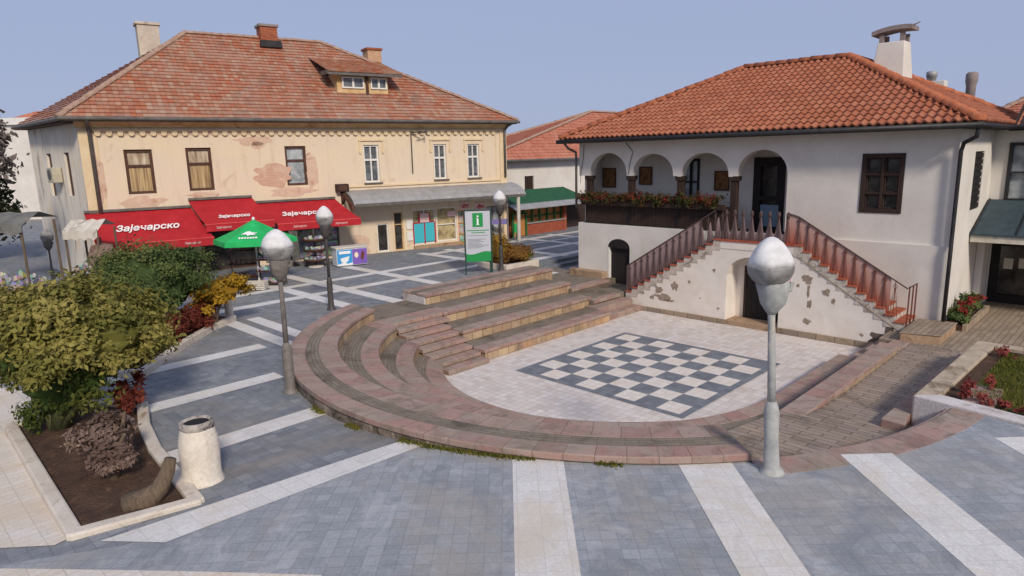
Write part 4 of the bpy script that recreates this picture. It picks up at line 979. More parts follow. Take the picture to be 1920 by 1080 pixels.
# ------------------------------------------------------------------ outdoor staircase
US = 8.0
t = ST = thing('outdoor_staircase', 'white two-flight outdoor staircase with arched niche and rusty railing', 'staircase', FU, (US, 2.2, 0))
vL0, vL1, vR1, vR0 = 7.05, 3.27, .85, -2.36; zL0, zLd, zR0 = .55, 2.88, .80
nL, nR = 14, 12
# front wall outline with arched niche opening
nv0, nv1, nzs, nza = 1.22, 3.02, 1.70, 2.36
prof = [(vL0, zL0-.16), (vL1+.1, zLd-.28), (vR1-.1, zLd-.28), (vR0+.05, zR0-.18)]
def top_z(v):
    pts_ = prof
    for (a, za_), (b, zb_) in zip(pts_, pts_[1:]):
        if b <= v <= a: return za_+(zb_-za_)*(a-v)/(a-b) if a != b else za_
    return pts_[0][1] if v > pts_[0][0] else pts_[-1][1]
xs = sorted({vL0, vL1+.1, vR1-.1, vR0+.05, nv0, nv1, *np.linspace(vR0+.05, vL0, 30), *np.linspace(nv0, nv1, 19)})
mb = MB(); arc = lambda v: nzs+(nza-nzs)*math.sqrt(max(0, 1-((v-(nv0+nv1)/2)/((nv1-nv0)/2))**2))
for a, b in zip(xs, xs[1:]):
    mid = (a+b)/2
    za_, zb_ = (arc(a), arc(b)) if nv0 < mid < nv1 else (-.1, -.1)
    mb.add([(US, b, zb_), (US, a, za_), (US, a, top_z(a)), (US, b, top_z(b))], [(0, 1, 2, 3)], [[(b, zb_), (a, za_), (a, top_z(a)), (b, top_z(b))]])
    if nv0 < mid < nv1: mb.add([(US, b, zb_), (US, a, za_), (US+.75, a, za_), (US+.75, b, zb_)], [(0, 1, 2, 3)])
for v in (nv0, nv1): mb.add([(US, v, -.1), (US+.75, v, -.1), (US+.75, v, nzs), (US, v, nzs)], [(0, 1, 2, 3)])
build(mb, 'front_wall', 'stair_plaster', t, recalc=False)
mb = MB(); mb.box(US+.74, US+.8, nv0-.1, nv1+.1, 0, 2.5); build(mb, 'niche_back', 'stair_plaster', t)
d = MB()
for k in range(7): d.box(US+.68, US+.735, 1.3+k*.19, 1.3+k*.19+.182, .17, 1.86)
dr = build(d, 'niche_door', 'black_wood', t)
d = MB(); d.box(US+.66, US+.738, 2.63, 2.71, .17, 1.94); d.box(US+.66, US+.738, 1.23, 2.63, 1.862, 1.94); build(d, 'door_frame', 'dark_wood', dr)
mb = MB(); mb.box(US-.03, US+.74, nv0+.004, nv1-.004, -.05, .16); build(mb, 'niche_step', 'plinth_stone', t, bevel=.015)
mb = MB(); mb.box(US-.05, US+.1, nv1, 6.95, -.1, .17); build(mb, 'footing', 'foot_stone', t, bevel=.02); mb = MB(); mb.box(US-.05, US+.1, -2.3, nv0, -.1, .19); build(mb, 'footing', 'foot_stone', t, bevel=.02)
# dark stained strip where the right flight meets the ramp
def flight(v_s, z_s, v_e, z_e, n, mat, nm):
    for i in range(n):
        z = z_s+(z_e-z_s)*(i+1)/n; a = v_s+(v_e-v_s)*i/n; b = v_s+(v_e-v_s)*(i+1)/n
        m_ = MB(); m_.box(US-.05, UF-.1, min(a, b)-.0, max(a, b)+.0, z-.05, z+.0); o = build(m_, 'step', mat, t, bevel=.008)
        m_ = MB(); zb = z_s+(z_e-z_s)*i/n-.2; m_.box(US-.02, UF-.12, min(a, b)+.001, max(a, b)-.001, zb, z-.05); build(m_, 'riser', 'dirty_plaster', o)
flight(vL0, zL0-.05, vL1, zLd, nL, 'red_tread', 'left'); flight(vR0, zR0-.05, vR1, zLd, nR, 'orange_tread', 'right')
mb = MB(); mb.box(US-.05, UF-.1, vR1, vL1, zLd-.06, zLd); build(mb, 'landing', 'red_tread', t)
mb = MB(); mb.box(US-.02, UF-.12, vR1, vL1, zLd-.3, zLd-.06); build(mb, 'landing_edge', 'stair_plaster', t)
def chip(v, z, rv, rz, seed, mat='chip_render'):
    n = 26; P = []
    for k in range(n):
        a = 2*math.pi*k/n; q = 1+.6*noise.fractal(Vector((math.cos(a)*1.7, math.sin(a)*1.7, seed)), 1, 2, 4); P.append((v+rv*q*math.cos(a), z+rz*q*math.sin(a)))
    m_ = MB(); m_.slab(P, US-.004, US+.0, axis='x'); build(m_, 'chipped_patch', mat, t)
for q in ((5.62, .85, .16, .13, 1.2), (5.45, .62, .3, .12, 2.3), (4.95, 1.08, .14, .17, 3.9), (5.15, .52, .18, .05, 4.1), (5.9, .55, .1, .06, 8.3), (3.48, 1.8, .07, .06, 5.5), (4.4, 1.3, .06, .05, 6.1), (.38, 1.85, .15, .14, 6.6), (.33, 1.5, .04, .22, 7.2),
          (.28, 1.08, .08, .13, 7.8), (-.2, 1.5, .12, .09, 8.4), (-.42, 1.25, .05, .1, 9.1), (.33, .53, .13, .08, 9.9), (-1.26, .37, .06, .05, 10.4), (.65, 1.62, .05, .05, 11.5), (2.98+.3, .5, .05, .04, 12.1)): chip(*q)
chip(-1.75, .33, .3, .17, 13.3, 'damp_render'); chip(-2.1, .5, .22, .24, 14.6, 'damp_render')
# underside trim ledge that follows the flights
mb = MB(); pts_ = [(vL0+.02, zL0-.22), (vL1+.12, zLd-.36)]
mb.tube([(US-.01, vR0, zR0-.24), (US-.01, vR1-.12, zLd-.36)], .02, 6); build(mb, 'string_moulding', 'chip_render', t)
# railing: top rail, panels and tapering balusters
def base_z(v):
    if v > vL1: return zLd-(v-vL1)*(zLd-zL0)/(vL0-vL1)
    if v < vR1: return zLd-(vR1-v)*(zLd-zR0)/(vR1-vR0)
    return zLd
RH = .93
rail = [(vL0-.02, zL0+RH+.12), (vL1+.25, zLd+RH), (vL1-.1, zLd+RH+.03), (vR1+.25, zLd+RH+.02), (vR1-.1, zLd+RH-.08), (vR0+.02, zR0+RH+.15), (vR0-.04, zR0+RH+.22)]
def rail_z(v):
    for (a, za_), (b, zb_) in zip(rail, rail[1:]):
        if b <= v <= a: return za_+(zb_-za_)*(a-v)/(a-b)
    return rail[-1][1]
UR = US+.02
rl = MB(); rl.tube([(UR, v, z) for v, z in rail[:2]], .022, 6); rl2 = MB(); rl2.tube([(UR, v, z) for v, z in rail[3:]], .022, 6)
RL = build(rl, 'handrail', 'iron_rust', t); build(rl2, 'handrail', 'iron_rust', t)
def baluster(v, mat, head=False):
    z0 = base_z(v)+.02; z1 = rail_z(v); h = z1-z0; b = MB()
    b.tube([(UR, v, z0), (UR, v, z1)], .011, 6)
    for s_ in (-1, 1):
        b.tube([(UR, v+s_*.105, z0+.01), (UR, v+s_*.06, z0+h*.42), (UR, v+s_*.012, z0+h*.78)], .0065, 5)
        b.tube([(UR, v+s_*.012, z0+h*.78), (UR, v+s_*.05, z0+h*.84), (UR, v+s_*.03, z0+h*.9), (UR, v, z0+h*.86)], .009, 5)
    b.tube([(UR, v, z0+h*.74), (UR, v, z0+h*.78), (UR, v, z0+h*.82)], [.01, .026, .01], 7)
    if head: b.tube([(UR+.02, v, z1-.16), (UR+.02, v, z1-.1), (UR+.02, v, z1-.03), (UR+.02, v, z1+.03)], [.03, .055, .055, .02], 8)
    build(b, 'baluster', mat, t)
def panel(v0, v1, mat, scallop=False):
    """thin sheet behind the balusters: foot on the steps, head at the rail or cut in scallops"""
    mb = MB(); n = max(2, int(abs(v1-v0)/.03)); P = []
    for i in range(n+1):
        v = v0+(v1-v0)*i/n; P.append((v, base_z(v)+.0, rail_z(v)-.01 if not scallop else base_z(v)+.26+.56*max(0, abs(math.cos((v-(vL1-.15))/.29*math.pi)))**3.2))
    vs_ = []; uv = []
    for v, a, b in P: vs_ += [(UR+.02, v, a), (UR+.02, v, b), (UR+.028, v, a), (UR+.028, v, b)]
    fs = []
    for i in range(n):
        o = 4*i; fs += [(o, o+4, o+5, o+1), (o+2, o+3, o+7, o+6), (o+1, o+5, o+7, o+3)]
        va, vb = P[i][0], P[i+1][0]; uv += [[(va, 0), (vb, 0), (vb, 1), (va, 1)], [(va, 0), (va, 1), (vb, 1), (vb, 0)], [(va, 1)]*4]
    mb.add(vs_, fs, uv); build(mb, 'railing_sheet', mat, t, recalc=False)
panel(vL0-.05, vL1+.75, 'mauve_sheet'); panel(vL1+.75, vR1+.3, 'mauve_sheet', True); panel(vR1+.3, vR0+.45, 'rust_sheet')
n = 15
for i in range(n): baluster(vL0-.14-i*.262, 'iron_rust')
for i in range(8): baluster(vL1-.15-i*.29, 'iron_rust', True)
for i in range(11): baluster(vR1-.1-i*.278, 'iron_rust' if i < 2 else 'iron_red')
for u in (US+.02, US+.4, US+.75):
    b = MB(); b.tube([(u, vR0-.03, zR0-.1), (u, vR0-.03, zR0+RH+.2)], .02, 6); build(b, 'newel_bar', 'iron_red', t)
b = MB(); b.tube([(US+.02, vR0-.03, zR0+RH+.19), (US+.76, vR0-.03, zR0+RH+.19)], .018, 6); build(b, 'newel_rail', 'iron_rust', t)
b = MB(); b.tube([(US+.02, vL0-.03, zL0-.1), (US+.02, vL0-.03, zL0+RH+.1)], .028, 6); build(b, 'newel_bar', 'iron_rust', t)
mb = MB(); mb.box(US+.1, UF-.1, vR0-.25, vR0, zR0-.2, zR0-.02); build(mb, 'bottom_step', 'orange_tread', t, bevel=.01)
pd = MB(); pd.prism([(7.0, -2.5), (8.95, -2.45), (9.05, -3.38), (7.3, -3.38)], .3, .84); PD = thing('stone_pad', 'square brown stone pad at the foot of the orange stair flight', 'step', FU, (8, -2.9, .6)); build(pd, 'slab', 'plinth_stone', PD, bevel=.02)
pd = MB(); pd.prism([(6.98, -2.48), (8.96, -2.43), (9.07, -3.40), (7.28, -3.40)], .842, .875); build(pd, 'top_slab', 'walk_brick', PD, bevel=.01)
# small sign right of the niche
t2 = thing('prohibition_sign', 'small white sign with a red ring on the stair wall', 'sign', FU, (US, .98, 1.75))
mb = MB(); mb.box(US-.02, US-.002, .86, 1.12, 1.52, 1.98); build(mb, 'plate', 'sign_pink', t2)
mb = MB(); vs_ = []; n = 20
for i in range(n): a = 2*math.pi*i/n; vs_ += [(US-.024, .99+.09*math.cos(a), 1.84+.09*math.sin(a)), (US-.024, .99+.06*math.cos(a), 1.84+.06*math.sin(a))]
mb.add(vs_, [(2*i, (2*i+2) % (2*n), (2*i+3) % (2*n), 2*i+1) for i in range(n)]); mb.add([(US-.024, .99-.065, 1.79), (US-.024, .99-.05, 1.775), (US-.024, .99+.065, 1.89), (US-.024, .99+.05, 1.905)], [(0, 1, 2, 3)])
build(mb, 'ring', 'sign_red', t2)
mb = MB()
for k in range(3): mb.box(US-.024, US-.0205, .89, 1.09, 1.57+k*.05, 1.585+k*.05)
build(mb, 'lettering', 'sign_red', t2)

# ------------------------------------------------------------------ entrance wing to the right
A_ = thing('entrance_wing', 'white entrance wing with slate canopy joined to the right of the arcaded house', 'building', FU, (13.9, -5, .6))
mb = uwall(3.0, 9.5, .4, 6.3, [(3.42, 4.9, 3.95, 5.8), (3.25, 5.6, .6, 2.75)], 13.9, .25)
build(mb, 'wall', 'white_plaster', A_, recalc=False)
f = MB(); 
for q in ((-3.52, -3.42, 3.95, 5.8), (-4.9, -4.8, 3.95, 5.8), (-4.8, -3.52, 5.7, 5.8), (-4.8, -3.52, 3.95, 4.05), (-4.2, -4.12, 4.05, 5.7), (-4.12, -3.52, 4.85, 4.9)): f.box(13.84, 13.98, *q)
fo = build(f, 'window', 'gutter_dark', A_); p = MB(); p.box(14.0, 14.04, -4.9, -3.42, 3.95, 5.8); build(p, 'pane', 'pale_glass', fo)
d = MB()
for q in ((-3.37, -3.25, .62, 2.75), (-4.4, -4.3, .62, 2.65), (-5.6, -3.37, 2.65, 2.75), (-3.47, -3.37, .62, 2.65), (-4.3, -3.47, .62, .9), (-4.3, -3.47, 2.5, 2.65)): d.box(13.98, 14.1, *q)
dr = build(d, 'entrance_door', 'black_wood', A_); p = MB(); p.box(14.09, 14.12, -5.6, -3.25, .6, 2.75); build(p, 'pane', 'dark_glass', dr)
p = MB(); p.box(14.06, 14.085, -3.85, -3.6, 1.75, 2.1); build(p, 'paper_notice', 'paper', dr); p = MB(); p.box(14.06, 14.085, -4.25, -4.0, 1.8, 2.12); build(p, 'paper_notice', 'paper', dr)
p = MB(); p.tube([(13.96, -4.33, 1.45), (13.92, -4.33, 1.46), (13.92, -4.33, 1.66), (13.96, -4.33, 1.67)], .015, 6); build(p, 'handle', 'brass', dr)
mb = MB(); mb.add([(11.55, -3.04, 3.06), (11.55, -9, 3.06), (13.88, -9, 3.95), (13.88, -3.04, 3.95), (11.55, -3.04, 3.12), (11.55, -9, 3.12), (13.88, -9, 4.01), (13.88, -3.04, 4.01)], [(0, 1, 2, 3), (4, 7, 6, 5), (0, 4, 5, 1), (0, 3, 7, 4)])
cn = build(mb, 'canopy', 'canopy_slate', A_)
mb = MB(); mb.box(11.6, 11.68, -9, -3.04, 2.86, 3.06); mb.box(11.68, 13.88, -9, -3.04, 2.98, 3.03); build(mb, 'canopy_fascia', 'fabric_beige', cn)
mb = MB()
for k in range(3): mb.box(11.56, 13.86, -3.06-k*1.1-.02, -3.06-k*1.1+.02, 0, .03)
mb.v = [(p[0], p[1], 3.13+(p[0]-11.55)*.382+p[2]) for p in mb.v]; build(mb, 'canopy_seams', 'gutter_dark', cn)
mb = MB(); mb.box(12.9, 13.88, -3.22, -3.01, .6, 2.97); build(mb, 'pier', 'white_plaster', A_, bevel=.01)
mb = MB(); tiles(mb, (13.25, -3.6, 6.3), Vector((0, -1, 0)), Vector((5, 0, 2.3)).normalized(), Vector((0, -1, 0)).cross(Vector((5, 0, 2.3)).normalized())*-1, [(0, 0), (8, 0), (8, 5.4), (-.0, 5.4)], .23, .34, PAN, .035)
ar = build(mb, 'roof', 'pan_tiles', A_, recalc=False)
mb = MB(); mb.add([(13.25, -3.5, 6.26), (13.25, -11.6, 6.26), (18.2, -11.6, 8.55), (18.2, -3.5, 8.55)], [(0, 1, 2, 3)]); build(mb, 'roof_deck', 'dark_wood', ar)
mb = MB(); mb.tube([(13.2, -3.5, 6.27), (13.2, -10, 6.27)], .07, 8); mb.box(13.3, 13.9, -10, -3.42, 6.16, 6.25); build(mb, 'gutter', 'gutter_dark', A_)
# flower bed along the side wall
t = thing('flower_bed', 'narrow kerbed bed with red and green plants at the house corner', 'flower bed', FU, (9.6, -3.3, .6))
mb = MB(); mb.box(9.15, 12.3, -3.62, -3.5, .5, .82); build(mb, 'kerb', 'foot_stone', t, bevel=.012)
mb = MB(); mb.box(9.15, 12.3, -3.5, -3.02, .5, .76); build(mb, 'soil', 'soil', t)
lf = MB(); pf = MB()
for i, (u, h) in enumerate(((9.5, .3), (9.95, .42), (10.5, .5), (11.1, .42), (11.7, .35))):
    leaves(lf, (u, -3.28, .8+h*.5), (.32, .24, h*.6), 330, .12, 50+i, 10, .4); leaves(pf, (u+.1, -3.36, .85+h*.7), (.26, .2, h*.4), 60, .1, 80+i, 5, .4)
build(lf, 'leaves', 'leaf_green', t, recalc=False); build(pf, 'red_leaves', 'petal_red', t, recalc=False)
# far roof behind
t = thing('far_house', 'distant house with pinkish tiled roof behind the entrance wing', 'house', FU, (30, -8, 0))
mb = MB(); mb.box(26, 40, -12, -.5, .0, 6.6); build(mb, 'wall', 'white_plaster', t)
hip_roof_uv(t, 25.4, 40.6, -12.6, -.0, 6.6, 10.0, -5, -7, 33, 'far_tiles', 'ridge_tile', .24, .3, [0, 0], .03, 'fl')

# ================================================================== OLD TOWN HOUSE (left)
ZG = 1.02
LX0, LX1 = -12.3, 8.0
T = thing('old_town_house', 'old two-storey cream house with peeling plaster and faded red tiled roof', 'house', FL, (-2, 0, ZG))
WINS = [(-10.82, -9.78, 4.57, 6.4), (-8.5, -7.48, 4.6, 6.44), (-4.3, -3.32, 4.64, 6.46)]
WINW = [(-.46, .35, 4.62, 6.47), (3.44, 4.18, 4.64, 6.46), (5.5, 6.24, 4.65, 6.46)]
SHOP = [(-12.0, -8.6, 1.1, 3.3), (-8.3, -5.9, 1.02, 3.3), (-5.6, -2.0, 1.1, 3.2), (0., .62, 1.06, 2.5), (.94, 1.46, 1.04, 3.05), (2.0, 3.36, 1.25, 3.1), (3.44, 4.66, 1.3, 3.12), (4.75, 5.2, 1.02, 2.9), (6.6, 7.5, 1.02, 3.0)]
mb = MB(); wall(mb, LX0, LX1, ZG-.3, 7.5, WINS+WINW+SHOP, 0, .18)
build(mb, 'front_wall', 'cream_plaster', T, recalc=False)
# left side wall runs back at a blunt angle
sx, sy = -14.1, 6.8     # far end of the side wall (house frame)
sd = Vector((sx-LX0, sy)); sl_ = sd.length; sd /= sl_
mb = MB(); wall(mb, 0, sl_, ZG-.3, 7.5, [(sl_-2.25, sl_-1.55, 4.55, 6.35), (sl_-4.75, sl_-4.05, 4.5, 6.35)], 0, .18)
# local x runs from the far end towards the corner so the face looks outward
nrm = Vector((sd.y, -sd.x))
def sidepos(p): q = Vector((sx, sy))-sd*p[0]-Vector((nrm.x, nrm.y))*(-p[1]); return (q.x, q.y, p[2])
inward = Vector((sd.y, -sd.x))
def sidepos(p): q = Vector((sx, sy))-sd*p[0]+inward*p[1]; return (q.x, q.y, p[2])
mb.v = [sidepos(p) for p in mb.v]; build(mb, 'side_wall', 'side_plaster', T, recalc=False)
for a0 in (sl_-2.25, sl_-4.75):
    m_ = MB(); m_.box(a0+.02, a0+.68, .1, .15, 4.5, 6.35); m_.v = [sidepos(p) for p in m_.v]; build(m_, 'shutter', 'brown_frame', T)
m_ = MB(); m_.box(LX1-.02, LX1, .02, 11, .8, 7.5); build(m_, 'end_wall', 'cream_plaster', T)
m_ = MB(); m_.box(LX0+.2, LX1-.1, .4, .5, 1.0, 7.4); build(m_, 'interior_wall', 'interior_dark', T)
# pilasters, cornice, dentils, band
for a, b, nm in ((LX0-.02, LX0+.42, 0), (LX1-.42, LX1+.02, 1)):
    m_ = MB(); m_.box(a, b, -.06, 0, 1.0, 7.2); build(m_, 'corner_pilaster', 'cream_trim', T, bevel=.01)
m_ = MB(); m_.slab([(-.06, 7.28), (-.1, 7.3), (-.12, 7.38), (-.24, 7.42), (-.3, 7.5), (-.3, 7.56), (0.02, 7.56), (0.02, 7.28)], LX0-.1, LX1+.1, axis='x')
build(m_, 'cornice', 'ochre_trim', T)
m_ = MB(); a = LX0+.55
while a < LX1-.6:
    m_.slab([(a, 7.14), (a+.21, 7.14), (a+.21, 7.0), (a+.16, 6.95), (a+.05, 6.95), (a, 7.0)], -.11, -.0, axis='y'); a += .4
o_ = build(m_, 'dentil_frieze', 'cream_trim', T); 
m_ = MB(); m_.box(LX0+.5, LX1-.5, -.12, 0, 7.141, 7.2); build(m_, 'frieze_band', 'cream_trim', T)
m_ = MB(); m_.box(-1.9, LX1-.45, -.07, 0, 4.42, 4.5); build(m_, 'string_course', 'cream_trim', T)
m_ = MB(); m_.box(LX0+.55, LX0+.62, -.025, 0, 1.2, 6.97); build(m_, 'panel_moulding', 'cream_trim', T)
m_ = MB(); m_.box(LX1-.7, LX1-.64, -.025, 0, 4.5, 6.97); build(m_, 'panel_moulding', 'cream_trim', T)
def framed_window(a0, a1, b0, b1, fm, pm, tr, y=.08, curtains=False, fw=.085):
    f = MB(); c = (a0+a1)/2
    for q in ((a0, a0+fw, b0, b1), (a1-fw, a1, b0, b1), (a0+fw, a1-fw, b1-fw, b1), (a0+fw, a1-fw, b0, b0+fw)): f.box(q[0], q[1], y, y+.09, q[2], q[3])
    f.box(a0+fw, a1-fw, y+.01, y+.08, tr-.05, tr+.05)
    if not curtains: f.box(c-.035, c+.035, y+.01, y+.08, b0+fw, tr-.05); f.box(c-.03, c+.03, y+.01, y+.08, tr+.05, b1-fw)
    o = build(f, 'window', fm, T, bevel=.006)
    p = MB(); p.box(a0+.03, a1-.03, y+.082, y+.10, b0+.03, b1-.03); build(p, 'pane', pm, o); return o
for i, q in enumerate(WINS):
    o = framed_window(*q, 'brown_frame', 'curtain_glass' if i < 2 else 'pale_glass', q[2]+1.16, curtains=True, fw=.11)
    if i < 2: p = MB(); p.box(q[0]+.1, q[1]-.1, .155, .16, q[2]+1.2, q[3]-.1); build(p, 'upper_pane', 'curtain_top', o)
for q in WINW:
    o = framed_window(*q, 'white_frame', 'dull_glass', q[2]+1.12)
    s_ = MB(); s_.box(q[0]-.06, q[1]+.1, -.1, .07, q[2]-.07, q[2]-.003); build(s_, 'sill', 'gutter_grey', o)
    h = MB(); a, b = q[0]-.24, q[1]+.28
    h.box(a, b, -.07, -.002, 6.66, 6.74); h.box(a+.02, a+.09, -.05, -.002, 6.2, 6.66); h.box(b-.09, b-.02, -.05, -.002, 6.2, 6.66)
    for x in (a+.055, b-.055): h.slab([(x-.08, 6.2), (x+.08, 6.2), (x+.06, 6.1), (x, 6.02), (x-.06, 6.1)], -.07, -.002, axis='y')
    build(h, 'hood_mould', 'cream_trim', T)
# patches where plaster has come off
def patch(cx, cz, rx, rz, seed, mat, name='bare_patch', y=-.004, squash=0):
    n = 40; P = []
    for i in range(n):
        a = 2*math.pi*i/n; q = 1+.42*noise.fractal(Vector((math.cos(a)*1.6, math.sin(a)*1.6, seed)), 1, 2, 4); P.append((cx+rx*q*math.cos(a), cz+rz*q*math.sin(a)))
    m_ = MB(); m_.slab(P, y, .0, axis='y'); build(m_, name, mat, T)
patch(-4.95, 5.15, .95, .52, 3.3, 'bare_brick'); patch(-3.1, 5.3, .3, .75, 8.1, 'bare_render'); patch(-4.1, 4.35, 1.1, .22, 5.2, 'bare_render')
patch(-10.3, 4.22, .75, .26, 2.4, 'bare_render'); patch(-8.0, 4.4, .6, .13, 9.4, 'bare_render'); patch(-5.6, 6.72, .85, .2, 6.4, 'bare_render'); patch(-5.5, 6.5, .3, .16, 4.9, 'bare_render')
patch(-11.75, 5.3, .18, .95, 7.7, 'bare_render', y=-.028); patch(-.9, 1.5, .5, .5, 1.7, 'bare_render')
# roof
LZE, LZR = 7.66, 12.0
rf = hip_roof(T, -12.85, 8.45, -.62, 10.6, LZE, LZR, -7.2, -.5, 5.0, 'old_tiles', 'ridge_tile', .22, .27, [0, 0], .05, faces='fr')
# left slope: eave follows the blunt side wall
mb = MB(); A, B, Cq = Vector((sx-.5, sy+.4, LZE)), Vector((-12.85, -.62, LZE)), Vector((-7.2, 5.0, LZR))
e = (B-A).normalized(); L = (B-A).length; nn = e.cross(Cq-A).normalized(); tt = nn.cross(e); q = Cq-A; Dq = Vector((-7.2, 9.0, LZR))-A
tiles(mb, A, e, tt, nn, [(0, 0), (L, 0), (q.dot(e), q.dot(tt))], .22, .27, [0, 0], .05); build(mb, 'roof', 'old_tiles', T, recalc=False)
m_ = MB(); m_.tube([(-12.9, -.72, 7.6), (8.5, -.72, 7.6)], .075, 9); m_.box(-12.8, 8.4, -.62, -.3, 7.5, 7.57); build(m_, 'gutter', 'gutter_grey', T, smooth=False)
m_ = MB(); p0 = Vector((-12.85, -.72, 7.58)); p1 = Vector((sx-.55, sy+.3, 7.58)); m_.tube([p0, p1], .08, 8); build(m_, 'gutter', 'gutter_grey', T)
m_ = MB(); m_.slab([(0, 7.5), (.55, 7.5), (.55, 7.64), (0, 7.6)], 0, 6.9, axis='y')
m_.v = [tuple(Vector((LX0, 0, 0))+Vector((sd.x, sd.y, 0))*p[1]-Vector((inward.x, inward.y, 0))*p[0]+Vector((0, 0, p[2]-.04))) for p in m_.v]; build(m_, 'side_eave', 'brown_frame', T)
m_ = MB(); m_.tube([(-11.98, -.7, 7.56), (-11.95, -.3, 7.4), (-11.92, -.12, 7.2), (-11.92, -.12, 3.9)], .075, 9); build(m_, 'downpipe', 'gutter_grey', T, smooth=True)
m_ = MB(); m_.tube([(8.1, -.66, 7.56), (7.98, -.3, 7.4), (7.86, -.13, 7.15), (7.86, -.13, 4.6)], .065, 9); build(m_, 'downpipe', 'gutter_grey', T, smooth=True)
# dormer
dm = MB(); dm.box(-1.15, 1.55, 1.15, 3.6, 9.05, 9.98)
do = build(dm, 'dormer', 'ochre_trim', T)
m_ = MB(); slope = Vector((0, 2.9, .95)); tn = slope.normalized(); ee = Vector((1, 0, 0)); tiles(m_, (-1.7, .72, 10.02), ee, tn, ee.cross(tn), [(0, 0), (3.9, 0), (3.9, 3.0), (-.0, 3.0)], .22, .27, [0, 0], .05); r_ = build(m_, 'dormer_roof', 'old_tiles', do, recalc=False)
m_ = MB(); m_.add([(-1.68, .74, 9.99), (2.18, .74, 9.99), (2.18, 3.55, 10.91), (-1.68, 3.55, 10.91)], [(0, 1, 2, 3)]); m_.box(-1.7, 2.2, .7, .78, 9.86, 9.98); m_.box(-1.72, -1.66, .74, 1.8, 9.9, 10.1); build(m_, 'dormer_fascia', 'gutter_grey', do)
for a0, a1 in ((-.9, .25), (.6, 1.48)):
    f = MB(); c = (a0+a1)/2; b0, b1, y = 9.28, 9.84, 1.08
    for q in ((a0, a0+.07, b0, b1), (a1-.07, a1, b0, b1), (a0+.07, a1-.07, b1-.07, b1), (a0+.07, a1-.07, b0, b0+.07), (c-.05, c+.05, b0+.07, b1-.07)): f.box(q[0], q[1], y, y+.069, q[2], q[3])
    o = build(f, 'dormer_window', 'white_frame', do); p = MB(); p.box(a0+.05, a1-.05, y+.05, y+.068, b0+.05, b1-.05); build(p, 'pane', 'dull_glass', o)
m_ = MB(); m_.box(.34, .46, 1.02, 1.14, 9.0, 9.95); build(m_, 'dormer_post', 'brown_frame', do)
def chimney(x, y, w_, d_, z0, z1, mat, capm, flash=True):
    m_ = MB(); m_.box(x-w_, x+w_, y-d_, y+d_, z0, z1); o = build(m_, 'chimney', mat, T, bevel=.015)
    c_ = MB(); c_.box(x-w_-.07, x+w_+.07, y-d_-.07, y+d_+.07, z1, z1+.13); build(c_, 'chimney_cap', capm, o, bevel=.02)
    return o
CH1 = chimney(-8.7, 6.0, .47, .42, 9.2, 12.35, 'chimney_render', 'chimney_render')
chimney(-3.35, 4.8, .42, .4, 11.2, 12.5, 'chimney_brick', 'cowl_metal'); chimney(2.9, 6.2, .42, .4, 9.8, 11.95, 'pale_brick', 'chimney_brick')
m_ = MB(); m_.slab([(-3.9, 11.48), (-2.8, 11.48), (-2.86, 11.8), (-3.84, 11.8)], 4.1, 4.38, axis='y'); build(m_, 'chimney_flashing', 'gutter_dark', T)
m_ = MB(); m_.tube([(-9.3, 5.5, 10.6), (-8.1, 5.5, 11.25)], .1, 6); build(m_, 'chimney_flashing', 'gutter_dark', T)
# bracket and conduit on the front
m_ = MB(); m_.tube([(2.15, -.05, 5.0), (2.15, -.05, 7.0), (2.15, -.1, 7.05), (2.55, -.5, 7.1)], .03, 6); m_.tube([(2.35, -.5, 7.0), (2.85, -.5, 7.1)], .035, 6); m_.tube([(2.8, -.5, 6.9), (2.8, -.5, 7.25)], .03, 6); build(m_, 'wire_bracket', 'pole_dark', T)

# ground-floor shops
def pane_fill(a0, a1, b0, b1, fm, pm, div=(), cross=(), name='shop_window', fw=.06):
    f = MB()
    for q in ((a0, a0+fw, b0, b1), (a1-fw, a1, b0, b1), (a0+fw, a1-fw, b1-fw, b1), (a0+fw, a1-fw, b0, b0+fw)): f.box(q[0], q[1], .05, .14, q[2], q[3])
    xs_ = [a0+fw, *div, a1-fw]
    for d_ in div: f.box(d_-.03, d_+.03, .06, .13, b0+fw, b1-fw)
    for c_ in cross:
        for x0_, x1_ in zip(xs_, xs_[1:]): f.box(x0_+.031, x1_-.031, .06, .13, c_-.025, c_+.025)
    o = build(f, name, fm, T); p = MB(); p.box(a0+.03, a1-.03, .131, .15, b0+.03, b1-.03); build(p, 'pane', pm, o); return o
pane_fill(-12.0, -8.6, 1.1, 3.3, 'brown_frame', 'dark_glass', (-10.9, -9.7), (2.5,))
pane_fill(-8.3, -5.9, 1.02, 3.3, 'brown_frame', 'dark_glass', (-7.1,), (2.7,), 'shop_door')
pane_fill(-5.6, -2.0, 1.1, 3.2, 'gutter_grey', 'goods_mix', (-4.4, -3.2), (1.9, 2.5))
d0 = pane_fill(0., .62, 1.06, 2.5, 'white_frame', 'dark_glass', (), (), 'shop_door'); d1 = pane_fill(.94, 1.46, 1.04, 3.05, 'ochre_trim', 'dark_glass', (), (2.4,), 'shop_door')
s1 = pane_fill(2.0, 3.36, 1.25, 3.1, 'white_frame', 'shop_glass', (2.7,), ()); s2 = pane_fill(3.44, 4.66, 1.3, 3.12, 'white_frame', 'shop_glass', (), (2.2,))
pane_fill(4.75, 5.2, 1.02, 2.9, 'orange_door', 'goods_mix', (), (1.6, 2.2), 'shop_door'); pane_fill(6.6, 7.5, 1.02, 3.0, 'gutter_grey', 'pale_glass', (7.05,), (), 'shop_door')
